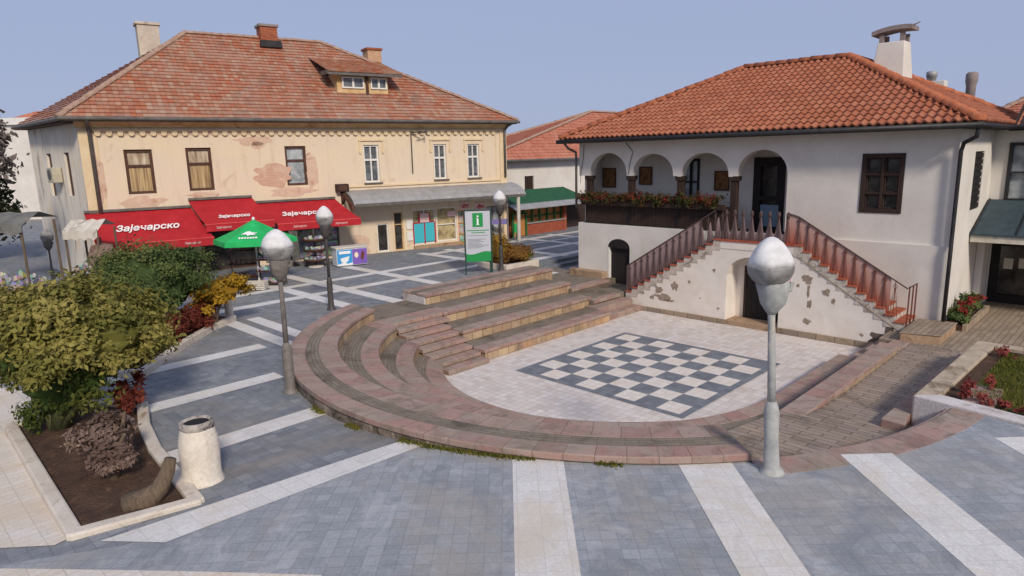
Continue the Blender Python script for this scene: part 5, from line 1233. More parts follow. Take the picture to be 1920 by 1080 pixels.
for q, m_n in (((2.08, 2.66, 1.32, 2.35), 'cyan_panel'), ((2.74, 3.28, 1.36, 2.37), 'cyan_panel'), ((2.45, 2.98, 2.4, 2.88), 'sign_pink')):
    p = MB(); p.box(q[0], q[1], .02, .05, q[2], q[3]); build(p, 'poster', m_n, s1)
p = MB()
for q in ((2.0, 2.08, 1.25, 2.4), (2.66, 2.74, 1.27, 2.38), (3.28, 3.36, 1.27, 2.4), (2.08, 2.45, 2.35, 2.42), (2.98, 3.3, 2.37, 2.44), (2.38, 2.45, 2.42, 2.9), (2.98, 3.05, 2.44, 2.9)): p.box(q[0], q[1], .015, .048, q[2], q[3])
build(p, 'poster_border', 'crimson', s1)
p = MB(); p.box(4.1, 4.6, .0, .045, 2.62, 2.9); build(p, 'poster', 'sign_pink', s2)
for a_, z_ in ((1.62, 2.1), (1.62, 1.5)):
    p = MB(); p.box(a_, a_+.34, -.06, -.002, z_, z_+.5); build(p, 'meter_box', 'white_frame', T)
p = MB(); p.box(2.0, 4.7, -.12, 0, 1.0, 1.2); build(p, 'shop_plinth', 'plinth_stone', T)
for a_, z_, w_ in ((4.88, 3.1, .6), (5.85, 3.0, .62)):
    p = MB(); p.box(a_, a_+w_, -.05, -.002, z_-.18, z_+.24); o = build(p, 'shop_sign', 'sign_pink', T)
    text_part('dm', 'lettering', 'sign_red', o, (a_+w_/2, -.052, z_+.04), (1, 0, 0), (0, 0, 1), .36, .003, .2)
# metal canopy over the shops
cano = thing('metal_canopy', 'long grey sheet metal canopy over the shops of the cream house', 'canopy', FL, (3, 0, 4.2))
m_ = MB(); pr = [(0.0, 4.28), (-.5, 4.2), (-.95, 4.05), (-1.3, 3.83), (-1.42, 3.66)]; N = 17; vs_ = []; fs = []
for i in range(N+1):
    a = -1.65+(8.35+1.65)*i/N
    for (y, z) in pr: vs_.append((a, y, z+(.0)))
k = len(pr)
for i in range(N):
    for j in range(k-1): fs.append((i*k+j, i*k+j+1, (i+1)*k+j+1, (i+1)*k+j))
m_.add(vs_, fs); vs2 = [(p[0], p[1], p[2]-.04) for p in vs_]; m_.add(vs2, [f[::-1] for f in fs]); build(m_, 'sheet', 'zinc', cano, recalc=False)
m_ = MB(); 
for i in range(1, 9):
    a = -1.65+10.0*i/9; m_.tube([(a, y, z+.002) for y, z in pr], .008, 5)
build(m_, 'seams', 'zinc', cano); m_ = MB(); m_.box(-1.6, 8.3, -1.42, -1.36, 3.54, 3.68); build(m_, 'fascia', 'gutter_grey', cano)
m_ = MB(); m_.slab([(0, 4.26), (-1.4, 3.64), (-1.42, 3.3), (-1.2, 3.42), (-.9, 3.75), (-.4, 3.9), (0, 3.6)], -1.78, -1.66, axis='x'); build(m_, 'end_bracket', 'brown_frame', cano)
m_ = MB(); m_.tube([(7.9, -1.3, 1.0), (7.9, -1.3, 3.75)], .1, 10); build(m_, 'post', 'fabric_beige', cano)
t = thing('sign_box', 'dark brown box mounted on the wall above the canopy end', 'box', FL, (-1.9, 0, 4.4))
m_ = MB(); m_.box(-2.05, -1.45, -.35, -.01, 4.25, 4.62); build(m_, 'case', 'dark_wood', t, bevel=.02); m_ = MB(); m_.box(-1.98, -1.55, -.36, -.352, 4.3, 4.55); build(m_, 'face_plate', 'brown_frame', t)
t = thing('air_conditioner', 'weathered box of an air conditioner on the side wall of the cream house', 'air conditioner', FL, (LX0, 2, 5.6))
m_ = MB(); m_.box(sl_-3.55, sl_-2.75, -.38, -.02, 5.1, 5.75); m_.v = [sidepos(p) for p in m_.v]; build(m_, 'case', 'ac_case', t, bevel=.03)
m_ = MB(); m_.lathe([(.22, 0), (.22, .03), (.18, .035)], (0, 0), 18); m_.v = [sidepos((sl_-3.15+p[0], -.38-p[2], 5.45+p[1])) for p in m_.v]; build(m_, 'fan_grille', 'gutter_grey', t)

# ------------------------------------------------------------------ awnings
def awning(a0, a1, b0, b1, zt_, zb, dep, val, label, txt_w, txt_pos, small):
    t = thing('shop_awning', label, 'awning', FL, ((a0+a1)/2, 0, zt_), 'red beer awnings over the shops')
    m_ = MB(); n = 8; vs_ = []; fs = []
    for i in range(n+1):
        f_ = i/n; y = -dep*f_; z = zt_+(zb-zt_)*f_-.05*math.sin(math.pi*f_); l, r = a0+(b0-a0)*f_, a1+(b1-a1)*f_
        vs_ += [(l, y, z), (l+(r-l)*.33, y, z-.012*math.sin(math.pi*f_)), (l+(r-l)*.66, y, z-.015*math.sin(math.pi*f_)), (r, y, z)]
    for i in range(n):
        for j in range(3): fs.append((4*i+j, 4*i+4+j, 4*i+5+j, 4*i+1+j))
    m_.add(vs_, fs); build(m_, 'fabric', 'awning_red', t, recalc=False)
    m_ = MB(); N = 24; vs_ = []
    for i in range(N+1):
        a = b0+(b1-b0)*i/N; vs_ += [(a, -dep-.005, zb+.0), (a, -dep-.02-.012*math.sin(i*1.3), zb-val)]
    m_.add(vs_, [(2*i, 2*i+1, 2*i+3, 2*i+2) for i in range(N)]); build(m_, 'valance', 'awning_red', t, recalc=False)
    m_ = MB(); m_.tube([(b0, -dep, zb), (b1, -dep, zb)], .025, 8); build(m_, 'front_bar', 'awning_trim', t)
    m_ = MB(); m_.box(a0, a1, -.12, -.01, zt_, zt_+.1); build(m_, 'cassette', 'gutter_grey', t)
    for x in (a0+.25, a1-.25):
        m_ = MB(); m_.tube([(x, -.05, zt_-.35), (x+(.12 if x < a1-1 else -.12), -dep*.5, (zt_+zb)/2-.28), (x, -dep+.02, zb-.04)], .022, 6); build(m_, 'arm', 'gutter_grey', t)
    up = Vector((0, dep, zt_-zb)).normalized(); f_ = txt_pos[1]
    o = (a0+(a1-a0)*txt_pos[0]+(b0-a0)*f_, -dep*f_, zt_+(zb-zt_)*f_)
    text_part('Зајечарско', 'lettering', 'letter_white', t, Vector(o)+Vector((0, -.463, .886))*.012, (1, .0, .0), up, txt_w*.255, .006, .3, txt_w)
    for fx in small: text_part('Зајечарско', 'small_lettering', 'sign_pink', t, (b0+(b1-b0)*fx, -dep-.04, zb-val*.5), (1, 0, 0), (0, 0, 1), .13, .003, .2, .6)
awning(-12.5, -8.55, -12.3, -8.1, 3.9, 2.74, 2.2, .32, 'large red awning at the left end of the cream house', 2.3, (.5, .56), (.8,))
awning(-8.62, -5.98, -8.35, -5.55, 4.2, 3.26, 2.0, .3, 'middle red awning, narrower and fixed higher than its neighbours', 1.3, (.5, .74), (.25,))
awning(-5.84, -2.1, -5.45, -1.62, 3.92, 3.06, 2.05, .3, 'red awning right of the middle one, beside the grey metal canopy', 2.0, (.42, .6), (.25, .75))

# ------------------------------------------------------------------ goods in front of the shops
t = thing('ice_cream_freezer', 'chest freezer with blue and purple ice cream panels', 'freezer', FL, (-2.5, -3.1, ZG))
m_ = MB(); m_.box(-3.3, -1.86, -3.2, -2.55, 1.06, 1.84); build(m_, 'cabinet', 'ice_white', t, bevel=.03)
m_ = MB(); m_.box(-3.34, -1.82, -3.24, -2.52, 1.84, 1.92); build(m_, 'lid', 'fabric_beige', t, bevel=.02)
m_ = MB(); m_.box(-3.28, -2.58, -3.215, -3.202, 1.1, 1.8); bl = build(m_, 'blue_panel', 'ice_blue', t); m_ = MB(); m_.box(-2.57, -1.88, -3.215, -3.202, 1.1, 1.8); pu = build(m_, 'purple_panel', 'ice_purple', t)
m_ = MB(); m_.slab([(-3.15, 1.42), (-2.72, 1.5), (-2.78, 1.3), (-2.95, 1.18), (-3.1, 1.26)], -3.23, -3.216); m_.slab([(-3.28, 1.1), (-2.58, 1.1), (-2.58, 1.2), (-2.8, 1.16), (-3.0, 1.22), (-3.28, 1.16)], -3.228, -3.216); build(m_, 'ice_cream_picture', 'ice_white', bl)
m_ = MB(); m_.slab([(-3.2, 1.62), (-2.66, 1.62), (-2.66, 1.74), (-3.2, 1.74)], -3.228, -3.216); build(m_, 'title_bar', 'letter_white', bl)
m_ = MB(); m_.slab([(-2.84+.0, 1.5), (-2.82, 1.62), (-2.74, 1.68), (-2.66, 1.62), (-2.64, 1.5), (-2.74, 1.4)], -3.23, -3.216); m_.v = [(p[0]+.35, p[1], p[2]-.02) for p in m_.v]; build(m_, 'ice_cream_picture', 'cream', pu)
m_ = MB(); m_.slab([(-2.16, 1.28), (-2.06, 1.32), (-2.0, 1.6), (-2.06, 1.68), (-2.14, 1.64), (-2.2, 1.4)], -3.232, -3.217); build(m_, 'ice_cream_stick', 'choc', pu)
t = thing('display_stand', 'round three-tier stand of snacks beside the freezer', 'display stand', FL, (-3.95, -2.2, ZG))
m_ = MB(); m_.tube([(-3.95, -2.2, 1.02), (-3.95, -2.2, 2.75)], .05, 8); build(m_, 'pole', 'pole_dark', t); m_ = MB(); m_.lathe([(.34, 1.02), (.34, 1.08), (.06, 1.14)], (-3.95, -2.2), 16); build(m_, 'foot', 'fabric_beige', t)
for i, z in enumerate((1.32, 1.78, 2.24)):
    m_ = MB(); m_.lathe([(.2, z-.06), (.5, z), (.53, z+.1), (.49, z+.1), (.46, z+.03)], (-3.95, -2.2), 22); o = build(m_, 'tray', 'brown_frame', t, smooth=True)
    m_ = MB(); rg = random.Random(40+i)
    for k in range(26):
        a = rg.uniform(0, 6.28); r = rg.uniform(.15, .42); x, y = -3.95+r*math.cos(a), -2.2+r*math.sin(a); s_ = rg.uniform(.05, .08); m_.box(x-s_, x+s_, y-s_*.8, y+s_*.8, z+.02, z+.1+rg.uniform(0, .12))
    o2 = build(m_, 'snack_packs', 'goods_mix', o); o2['kind'] = 'stuff'
t = thing('pennant', 'short black and white drape hanging beside the snack stand', 'drape', FL, (-4.75, -2.0, 2.0))
m_ = MB(); vs_ = []
for i in range(9):
    x = -5.0+.36*i/8; vs_ += [(x, -2.0-.05*math.sin(i*1.9), 2.85-.02*i), (x+.1, -2.0-.06*math.sin(i*1.9+.5), 1.35+.08*math.sin(i*2.2)), ]
m_.add(vs_, [(2*i, 2*i+1, 2*i+3, 2*i+2) for i in range(8)]); build(m_, 'cloth', 'fabric_grey', t, recalc=False); m_ = MB(); m_.tube([(-5.05, -2.0, 2.86), (-4.6, -2.0, 2.7)], .015, 6); build(m_, 'rod', 'pole_dark', t)
t = thing('sky_gap_panel', 'tall pale lavender panel in place of a sky gap between the shops', 'panel', FL, (-5.0, -1.2, ZG))  # board painted in sky colour, filling an open gap between the shops
m_ = MB(); m_.box(-5.45, -4.85, -1.24, -1.2, 1.08, 2.35); build(m_, 'board', 'lavender', t); m_ = MB(); m_.box(-5.5, -5.45, -1.26, -1.18, 1.02, 2.4); m_.box(-4.85, -4.8, -1.26, -1.18, 1.02, 2.4); build(m_, 'frame', 'pole_dark', t)
# green market parasol with toy racks
gx, gy = -9.95, 25.7
t = thing('market_parasol', 'green parasol with a white bird emblem', 'parasol', FW, (gx, gy, ZG))
m_ = MB(); m_.tube([(gx, gy, 1.02), (gx, gy, 3.5)], .035, 8); build(m_, 'pole', 'white_frame', t); m_ = MB(); m_.lathe([(.3, 1.02), (.3, 1.12), (.06, 1.2)], (gx, gy), 14); build(m_, 'foot', 'concrete_bin', t)
m_ = MB(); n = 6; a0 = R(-112); vs_ = [(gx, gy, 3.6)]
for k in range(n):
    a = a0+2*math.pi*k/n
    for f_, z in ((.5, 3.19), (1, 2.86)): vs_.append((gx+1.55*f_*math.cos(a), gy+1.55*f_*math.sin(a), z))
fs = []
for k in range(n):
    q = (k+1) % n; fs += [(0, 1+2*k, 1+2*q), (1+2*k, 2+2*k, 2+2*q, 1+2*q)]
m_.add(vs_, fs); cp = build(m_, 'canopy', 'umbrella_green', t, recalc=False)
m_ = MB(); vs_ = []
for k in range(n+1): a = a0+2*math.pi*k/n; vs_ += [(gx+1.56*math.cos(a), gy+1.56*math.sin(a), 2.87), (gx+1.58*math.cos(a), gy+1.58*math.sin(a), 2.69)]
m_.add(vs_, [(2*k, 2*k+1, 2*k+3, 2*k+2) for k in range(n)]); build(m_, 'valance', 'umbrella_green', cp, recalc=False)
m_ = MB(); m_.lathe([(.05, 3.58), (.06, 3.66), (.0, 3.7)], (gx, gy), 8); build(m_, 'finial', 'letter_white', cp)
am = a0+math.pi/n*1; ctr = Vector((gx+.93*math.cos(am), gy+.93*math.sin(am), 3.6-.74*.93/1.34)); xd = Vector((-math.sin(am), math.cos(am), 0)); ud = Vector((-math.cos(am), -math.sin(am), .55)).normalized(); nd_ = xd.cross(ud)
m_ = MB(); em = [(-.28, .02), (-.1, .2), (.02, .22), (.08, .14), (.3, .1), (.16, .02), (.28, -.04), (.06, -.02), (-.02, -.08), (-.1, .02)]
m_.add([tuple(ctr+xd*x+ud*y+nd_*.03) for x, y in em]+[tuple(ctr+xd*x+ud*y+nd_*.022) for x, y in em], [tuple(range(len(em))), tuple(range(len(em), 2*len(em)))[::-1]]); build(m_, 'emblem', 'letter_white', cp)
m_ = MB()
for k in range(7): x = -.3+k*.1; m_.add([tuple(ctr+xd*(x+dx)+ud*(-.2+dy)+nd_*.02) for dx, dy in ((-.035, -.05), (.035, -.05), (.035, .05), (-.035, .05))], [(0, 1, 2, 3)])
build(m_, 'emblem_band', 'letter_white', cp)
def goods_rack(x, y, w_, zs, seed, label, mat='goods_mix'):
    t = thing('goods_rack', label, 'rack', FW, (x, y, ZG), None); rg = random.Random(seed)
    for dx in (-w_, w_):
        m_ = MB(); m_.tube([(x+dx, y+.2, 1.02), (x+dx, y+.2, zs[-1]+.45)], .025, 6); build(m_, 'post', 'pole_dark', t)
    for z in zs:
        m_ = MB(); m_.box(x-w_, x+w_, y-.25, y+.25, z-.03, z); o = build(m_, 'shelf', 'brown_frame', t)
        m_ = MB(); k = 0
        while k < 22:
            a, b = x+rg.uniform(-w_*.9, w_*.9), y+rg.uniform(-.2, .2); s_ = rg.uniform(.06, .12); blob(m_, (a, b, z+s_*.8), (s_, s_, s_*rg.uniform(.7, 1.4)), seed+k, .3, 1.5, 1, 0); k += 1
        o2 = build(m_, 'small_goods', mat, o); o2['kind'] = 'stuff'
goods_rack(-9.4, 25.55, .5, (1.15, 1.6, 2.05), 3, 'low rack of small coloured goods under the green parasol')
goods_rack(-10.9, 26.6, .55, (1.2, 1.75, 2.3), 8, 'dark rack of goods left of the parasol pole', 'cloth_brown')
t = thing('crate', 'pale wooden crate on the paving below the goods rack', 'crate', FW, (-9.6, 24.6, ZG))
m_ = MB(); m_.box(-10.1, -9.3, 24.45, 24.85, 1.05, 1.1)
for z in (1.12, 1.2, 1.28): m_.box(-10.1, -9.3, 24.43, 24.45, z, z+.06); m_.box(-10.1, -9.3, 24.85, 24.87, z, z+.06)
for x in (-10.1, -9.32): m_.box(x, x+.02, 24.45, 24.85, 1.1, 1.34)
build(m_, 'slats', 'fabric_beige', t); m_ = MB(); m_.box(-10.08, -9.32, 24.47, 24.83, 1.1, 1.2); build(m_, 'contents', 'cloth_brown', t)

# ================================================================== STREET BEHIND
K = thing('market_kiosk', 'orange and green market kiosk with long green roof', 'kiosk', FU, (18, 20.3, ZG))
m_ = MB(); m_.box(15.1, 20.15, 20.3, 22.4, .9, 1.7); build(m_, 'parapet', 'kiosk_red', K)
m_ = MB(); m_.box(15.1, 20.0, 20.55, 22.4, 1.7, 3.1); build(m_, 'body', 'kiosk_orange', K)
m_ = MB(); m_.box(16.5, 20.2, 20.22, 20.52, 1.7, 1.76); build(m_, 'counter', 'zinc', K)
for u in (16.55, 17.3, 18.0, 18.7, 19.4, 20.05):
    m_ = MB(); m_.box(u-.06, u+.06, 20.46, 20.55, 1.76, 3.1); build(m_, 'upright', 'frame_green', K)
m_ = MB(); m_.box(16.55, 20.05, 20.49, 20.54, 2.05, 2.15); build(m_, 'rail', 'frame_green', K)
m_ = MB(); m_.box(15.2, 16.35, 20.15, 20.29, 1.05, 2.35); gd = build(m_, 'gate', 'kiosk_orange', K)
for a, b, c_, d in ((15.15, 15.3, 1.02, 2.45), (15.72, 15.84, 1.02, 2.4), (16.28, 16.42, 1.02, 2.45), (15.3, 16.28, 2.35, 2.45)):
    m_ = MB(); m_.box(a, b, 20.08, 20.148, c_, d); build(m_, 'gate_bar', 'frame_green', gd)
m_ = MB(); m_.box(20.05, 20.3, 20.25, 20.6, 1.0, 3.1); build(m_, 'corner_pier', 'kiosk_red', K)
m_ = MB(); m_.add([(14.6, 19.7, 2.92), (21.8, 19.7, 2.92), (21.8, 21.8, 3.6), (14.6, 21.8, 3.6), (14.6, 19.7, 2.98), (21.8, 19.7, 2.98), (21.8, 21.8, 3.66), (14.6, 21.8, 3.66)], [(0, 1, 2, 3), (4, 7, 6, 5), (0, 4, 5, 1), (0, 3, 7, 4), (1, 5, 6, 2)])
kr = build(m_, 'roof', 'kiosk_green', K); m_ = MB(); m_.add([(14.5, 19.2, 2.7), (21.8, 19.2, 2.7), (21.8, 19.75, 2.95), (14.5, 19.75, 2.95), (14.5, 19.2, 2.75), (21.8, 19.2, 2.75), (21.8, 19.75, 3.0), (14.5, 19.75, 3.0)], [(0, 1, 2, 3), (4, 7, 6, 5), (0, 4, 5, 1)]); build(m_, 'eave_sheet', 'zinc', kr)
m_ = MB()
for k in range(26): m_.box(14.7+k*.28, 14.72+k*.28, 0, 2.2, 0, .02)
m_.v = [(p[0], 19.72+p[1]*.945, 2.99+p[1]*.306+p[2]) for p in m_.v]; build(m_, 'roof_ribs', 'kiosk_green', kr)
t = thing('board_fence', 'dark wooden board fence beyond the kiosk', 'fence', FU, (22, 21, ZG))
for k in range(16):
    m_ = MB(); m_.box(20.5+k*.2, 20.68+k*.2, 21.0, 21.04, .95, 2.6+.05*math.sin(k*2.1)); build(m_, 'board', 'dark_wood', t)
for z in (1.3, 2.2): m_ = MB(); m_.box(20.4, 23.8, 21.045, 21.1, z, z+.1); build(m_, 'rail', 'dark_wood', t)
t = thing('bollard_sign', 'small yellow-green marker post by the kiosk gate', 'post', FW, (.35, 38.2, ZG))
m_ = MB(); m_.tube([(.35, 38.2, 1.0), (.35, 38.2, 1.9)], .035, 8); build(m_, 'post', 'pole_dark', t); m_ = MB(); m_.box(.22, .36, 38.12, 38.16, 1.4, 1.95); build(m_, 'plate', 'umbrella_green', t)
t = thing('street_sign_panel', 'violet panel hanging on the wall end behind the dark lamp', 'sign', FW, (-.55, 37.6, 2))
m_ = MB(); m_.box(-1.1, -.2, 37.2, 37.25, 2.0, 2.3); build(m_, 'panel', 'sign_violet', t); m_ = MB(); m_.tube([(-.15, 37.3, 1.0), (-.15, 37.3, 3.3)], .05, 8); build(m_, 'pole', 'pole_grey', t)
MH = thing('market_house', 'low white house with red tiled roof behind the green kiosk roof', 'house', FU, (20, 26, ZG))
m_ = MB(); wall(m_, 17.1, 43.5, .8, 5.5, [(21.45, 22.4, 3.3, 4.35), (17.5, 18.1, 3.2, 4.1)], 25, .2); build(m_, 'front_wall', 'white_plaster', MH, recalc=False)
for a0, a1, b0, b1 in ((21.45, 22.4, 3.3, 4.35), (17.5, 18.1, 3.2, 4.1)):
    m_ = MB(); m_.box(a0, a1, 25.12, 25.2, b0, b1)
    for k in range(5): m_.box(a0+.03+k*(a1-a0)/5, a0+(k+1)*(a1-a0)/5-.02, 25.08, 25.119, b0+.03, b1-.03)
    build(m_, 'shutter', 'dark_wood', MH)
m_ = MB(); m_.box(17.1, 17.2, 25.01, 30.2, .8, 5.5); build(m_, 'side_wall', 'white_plaster', MH)
hip_roof(MH, 16.6, 44, 24.4, 30.6, 5.5, 9.15, 32.2, 37, 27.5, 'far_tiles', 'ridge_tile', .24, .28, [0, 0], .03, faces='fl')
m_ = MB(); m_.tube([(16.6, 24.35, 5.45), (44, 24.35, 5.45)], .08, 8); build(m_, 'gutter', 'gutter_grey', MH)
t = thing('white_hall', 'long white flat-topped building far off at the left edge', 'building', FW, (-52, 62, 0))
m_ = MB(); m_.box(-70, -33, 62, 72, .5, 9.6); build(m_, 'wall', 'white_plaster', t); m_ = MB(); m_.box(-70.3, -32.7, 61.7, 72.3, 9.6, 10.2); build(m_, 'parapet', 'white_frame', t); m_ = MB(); m_.slab([(-47, 10.2), (-40, 10.2), (-43, 10.9), (-44, 10.9)], 64, 70); build(m_, 'roof', 'far_tiles', t)

# planter, information board
t = thing('street_planter', 'low white kerbed planter with rusty shrubs behind the top bench', 'planter', FU, (8, 12.6, ZG))
m_ = MB(); m_.box(6.9, 8.95, 12.35, 12.55, .8, 1.24); m_.box(8.75, 8.95, 12.55, 14.2, .8, 1.24); m_.box(6.9, 7.1, 12.55, 14.2, .8, 1.24); build(m_, 'kerb', 'white_kerb', t, bevel=.02); m_ = MB(); m_.box(7.1, 8.75, 12.55, 14.2, .8, 1.17); build(m_, 'soil', 'soil', t)
for (u, v, z, r, h, sd_, mt, lab) in ((8.2, 13.0, 1.2, .75, .62, 61, 'leaf_rust', 'rounded rusty brown shrub at the right of the street planter'), (7.5, 13.5, 1.2, .55, 1.15, 66, 'leaf_gold', 'taller golden shrub half hidden by the lamp post and information board')):
    s_ = thing('planter_shrub', lab, 'shrub', FU, (u, v, z)); lf = MB(); leaves(lf, (u, v, z+h*.55), (r, r*.9, h*.6), 2600, .1, sd_, 22, .35); blob(lf, (u, v, z+h*.5), (r*.75, r*.68, h*.5), sd_); build(lf, 'foliage', mt, s_, recalc=False)
    st_ = MB(); branches(st_, (u, v, z-.1), [(u+.2, v, z+h*.7), (u-.2, v+.1, z+h*.7), (u, v-.2, z+h*.8)], .035); build(st_, 'stems', 'bark', s_)
I = thing('information_board', 'grey and green information board with a white i on green', 'sign', FW, (-1.3, 26.8, ZG))
xd = Vector((1.0, .12, 0)).normalized(); yd = Vector((-.12, 1.0, 0)).normalized(); o0 = Vector((-1.87, 26.72, 0))
def ib(x0, x1, y0, y1, z0, z1, m=None):
    m = m or MB(); b = MB(); b.box(x0, x1, y0, y1, z0, z1); b.v = [tuple(o0+xd*p[0]+yd*p[1]+Vector((0, 0, p[2]))) for p in b.v]; m.add(b.v, b.f); return m
build(ib(.04, 1.06, 0, .5, 1.55, 3.62), 'panel', 'board_grey', I, bevel=.01)
IP = build(ib(1.062, 1.12, -.01, .52, 1.5, 3.66), 'side_panel', 'board_dark', I)
for x in (-.02, 1.06): build(ib(x, x+.055, -.03, .03, .95, 3.66), 'post', 'board_dark', I)
build(ib(.04, 1.06, -.01, .5, 3.622, 3.66), 'top_cap', 'board_dark', I); build(ib(1.04, 1.12, .46, .52, .95, 1.5), 'rear_post', 'board_dark', I)
m_ = MB(); P = [(.045, 1.56)]+[(1.055, 1.56)]+[(1.055-1.01*k/14, 1.92+.06*math.sin(k/14*5.2+.6)) for k in range(15)]
m_.add([tuple(o0+xd*x-yd*.008+Vector((0, 0, z))) for x, z in P]+[tuple(o0+xd*x-yd*.001+Vector((0, 0, z))) for x, z in P], [tuple(range(len(P)))]); build(m_, 'green_wave', 'board_green', I)
build(ib(.34, .76, -.01, -.001, 2.98, 3.54), 'emblem', 'board_green', I)
m_ = ib(.515, .585, -.02, -.011, 3.08, 3.3); ib(.48, .62, -.02, -.011, 3.06, 3.079, m_); ib(.485, .584, -.02, -.011, 3.301, 3.32, m_); ib(.515, .585, -.02, -.011, 3.37, 3.44, m_); build(m_, 'letter_i', 'letter_white', I)
m_ = MB(); rg = random.Random(2)
for k, (x1, h) in enumerate([(.9, .035), (.55, .03)]): ib(.55-x1/2, .55+x1/2, -.006, -.001, 2.82-k*.09, 2.82-k*.09+h, m_)
build(m_, 'heading', 'board_green', I); m_ = MB()
z = 2.62
while z > 2.05:
    if rg.random() > .12: ib(.12, .12+rg.uniform(.4, .85), -.006, -.001, z, z+.018, m_)
    z -= .05
build(m_, 'small_print', 'text_grey', I)

# ================================================================== LAMPS
def lamp(x, y, z, pole, glob, gb, label, sc=1.0, lump=.12, sd_=1, H=3.32):
    t = thing('street_lamp', label, 'street lamp', FW, (x, y, z), 'globe street lamps around the stage')
    k = H/3.32
    m_ = MB(); m_.lathe([(.17*sc, z-.03), (.14*sc, z+.03), (.098*sc, z+.09), (.09*sc, z+.5), (.092*sc, z+.9), (.078*sc, z+1.0), (.052*sc, z+1.08)], (x, y), 16, lump*.5, sd_); build(m_, 'post_base', pole, t, smooth=True)
    m_ = MB(); m_.lathe([(.05*sc, z+1.06), (.046*sc, z+1.7*k), (.042*sc, z+2.2*k), (.048*sc, z+2.36*k)], (x, y), 12, lump*.5, sd_); build(m_, 'pole', pole, t, smooth=True)
    m_ = MB(); m_.lathe([(.05*sc, z+2.30*k), (.09*sc, z+2.36*k), (.155*sc, z+2.46*k), (.175*sc, z+2.6*k), (.185*sc, z+2.72*k), (.15*sc, z+2.8*k)], (x, y), 16, lump, sd_+2); build(m_, 'collar', pole, t, smooth=True)
    m_ = MB(); m_.lathe([(.15*sc, z+2.72*k), (.215*sc, z+2.79*k), (.255*sc, z+2.87*k), (.27*sc, z+2.95*k), (.272*sc, z+2.98*k)], (x, y), 24, lump*.8, sd_+3); gb_ = build(m_, 'globe_bowl', gb, t, smooth=True)
    m_ = MB(); m_.lathe([(.272*sc, z+2.98*k), (.262*sc, z+3.06*k), (.22*sc, z+3.16*k), (.15*sc, z+3.26*k), (.08*sc, z+3.32*k), (.03*sc, z+3.345*k), (.0, z+3.35*k)], (x, y), 24, lump*.8, sd_+3); build(m_, 'globe_dome', glob, t, smooth=True)
    m_ = MB(); m_.tube([(x+.1*sc, y, z+2.6*k), (x+.22*sc, y, z+2.62*k), (x+.24*sc, y, z+2.72*k)], .03*sc, 7); build(m_, 'bracket', pole, t)
lamp(-4.70, 13.23, 1.02, 'pole_grey', 'globe_glass', 'globe_base', 'grey globe lamp standing just left of the outer curved seat', 1.1, .2, 2, 3.4)
lamp(-5.87, 20.95, 1.02, 'pole_dark', 'globe_glass', 'globe_base', 'dark globe lamp behind the left end of the outer curved seat', 1.0, .12, 5)
lamp(3.67, 8.81, 1.22, 'pole_light', 'globe_glass', 'globe_base', 'nearest pale grey globe lamp, in front of the niche of the white house', 1.15, .3, 8, 3.38)
bpy.data.objects['street_lamp.002'].rotation_euler = (0, R(-3.0), 0)
lamp(-.43, 27.65, 1.02, 'pole_dark', 'globe_glass', 'globe_base', 'farthest dark globe lamp, beside the information board', 1.0, .06, 11)

# ================================================================== LEFT FOREGROUND
def kerbline(mb, pts, w_, z0, zh):
    for p, q in zip(pts, pts[1:]):
        p, q = Vector(p), Vector(q); d = (q-p).normalized(); n = Vector((-d.y, d.x))*w_/2; p = p-d*w_*.3; q = q+d*w_*.3
        mb.prism([tuple(p-n), tuple(q-n), tuple(q+n), tuple(p+n)], z0, zh)
bed = [(-9.25, 11.45), (-5.72, 7.78), (-4.5, 8.55), (-6.0, 10.3), (-6.75, 11.35), (-7.35, 12.4), (-8.6, 12.6)]
t = thing('tree_bed', 'earth planting bed with white stone kerb in the left foreground', 'planting bed', FW, (-6.5, 9.8, 1.02))
m_ = MB(); m_.prism(bed, .9, 1.10); build(m_, 'soil', 'soil', t)
for p, q in zip(bed, bed[1:]+bed[:1]):
    m_ = MB(); kerbline(m_, [p, q], .2, .9, 1.17+.002*(len(t.children) % 5)); build(m_, 'kerb', 'white_kerb', t, bevel=.03)
bed2 = [(-8.95, 14.45), (-8.5, 14.55), (-8.62, 15.6), (-8.75, 17.2), (-8.72, 18.6), (-8.55, 19.7), (-11.5, 21.5), (-14, 19), (-14, 15.5)]
t = thing('shrub_bed', 'second planting bed with curved white kerb farther back on the left', 'planting bed', FW, (-10.5, 17.5, 1.02))
m_ = MB(); m_.prism(bed2, .9, 1.12); build(m_, 'soil', 'soil', t)
m_ = MB(); kerbline(m_, bed2[:6], .18, .9, 1.19); build(m_, 'kerb', 'white_kerb', t, bevel=.02)

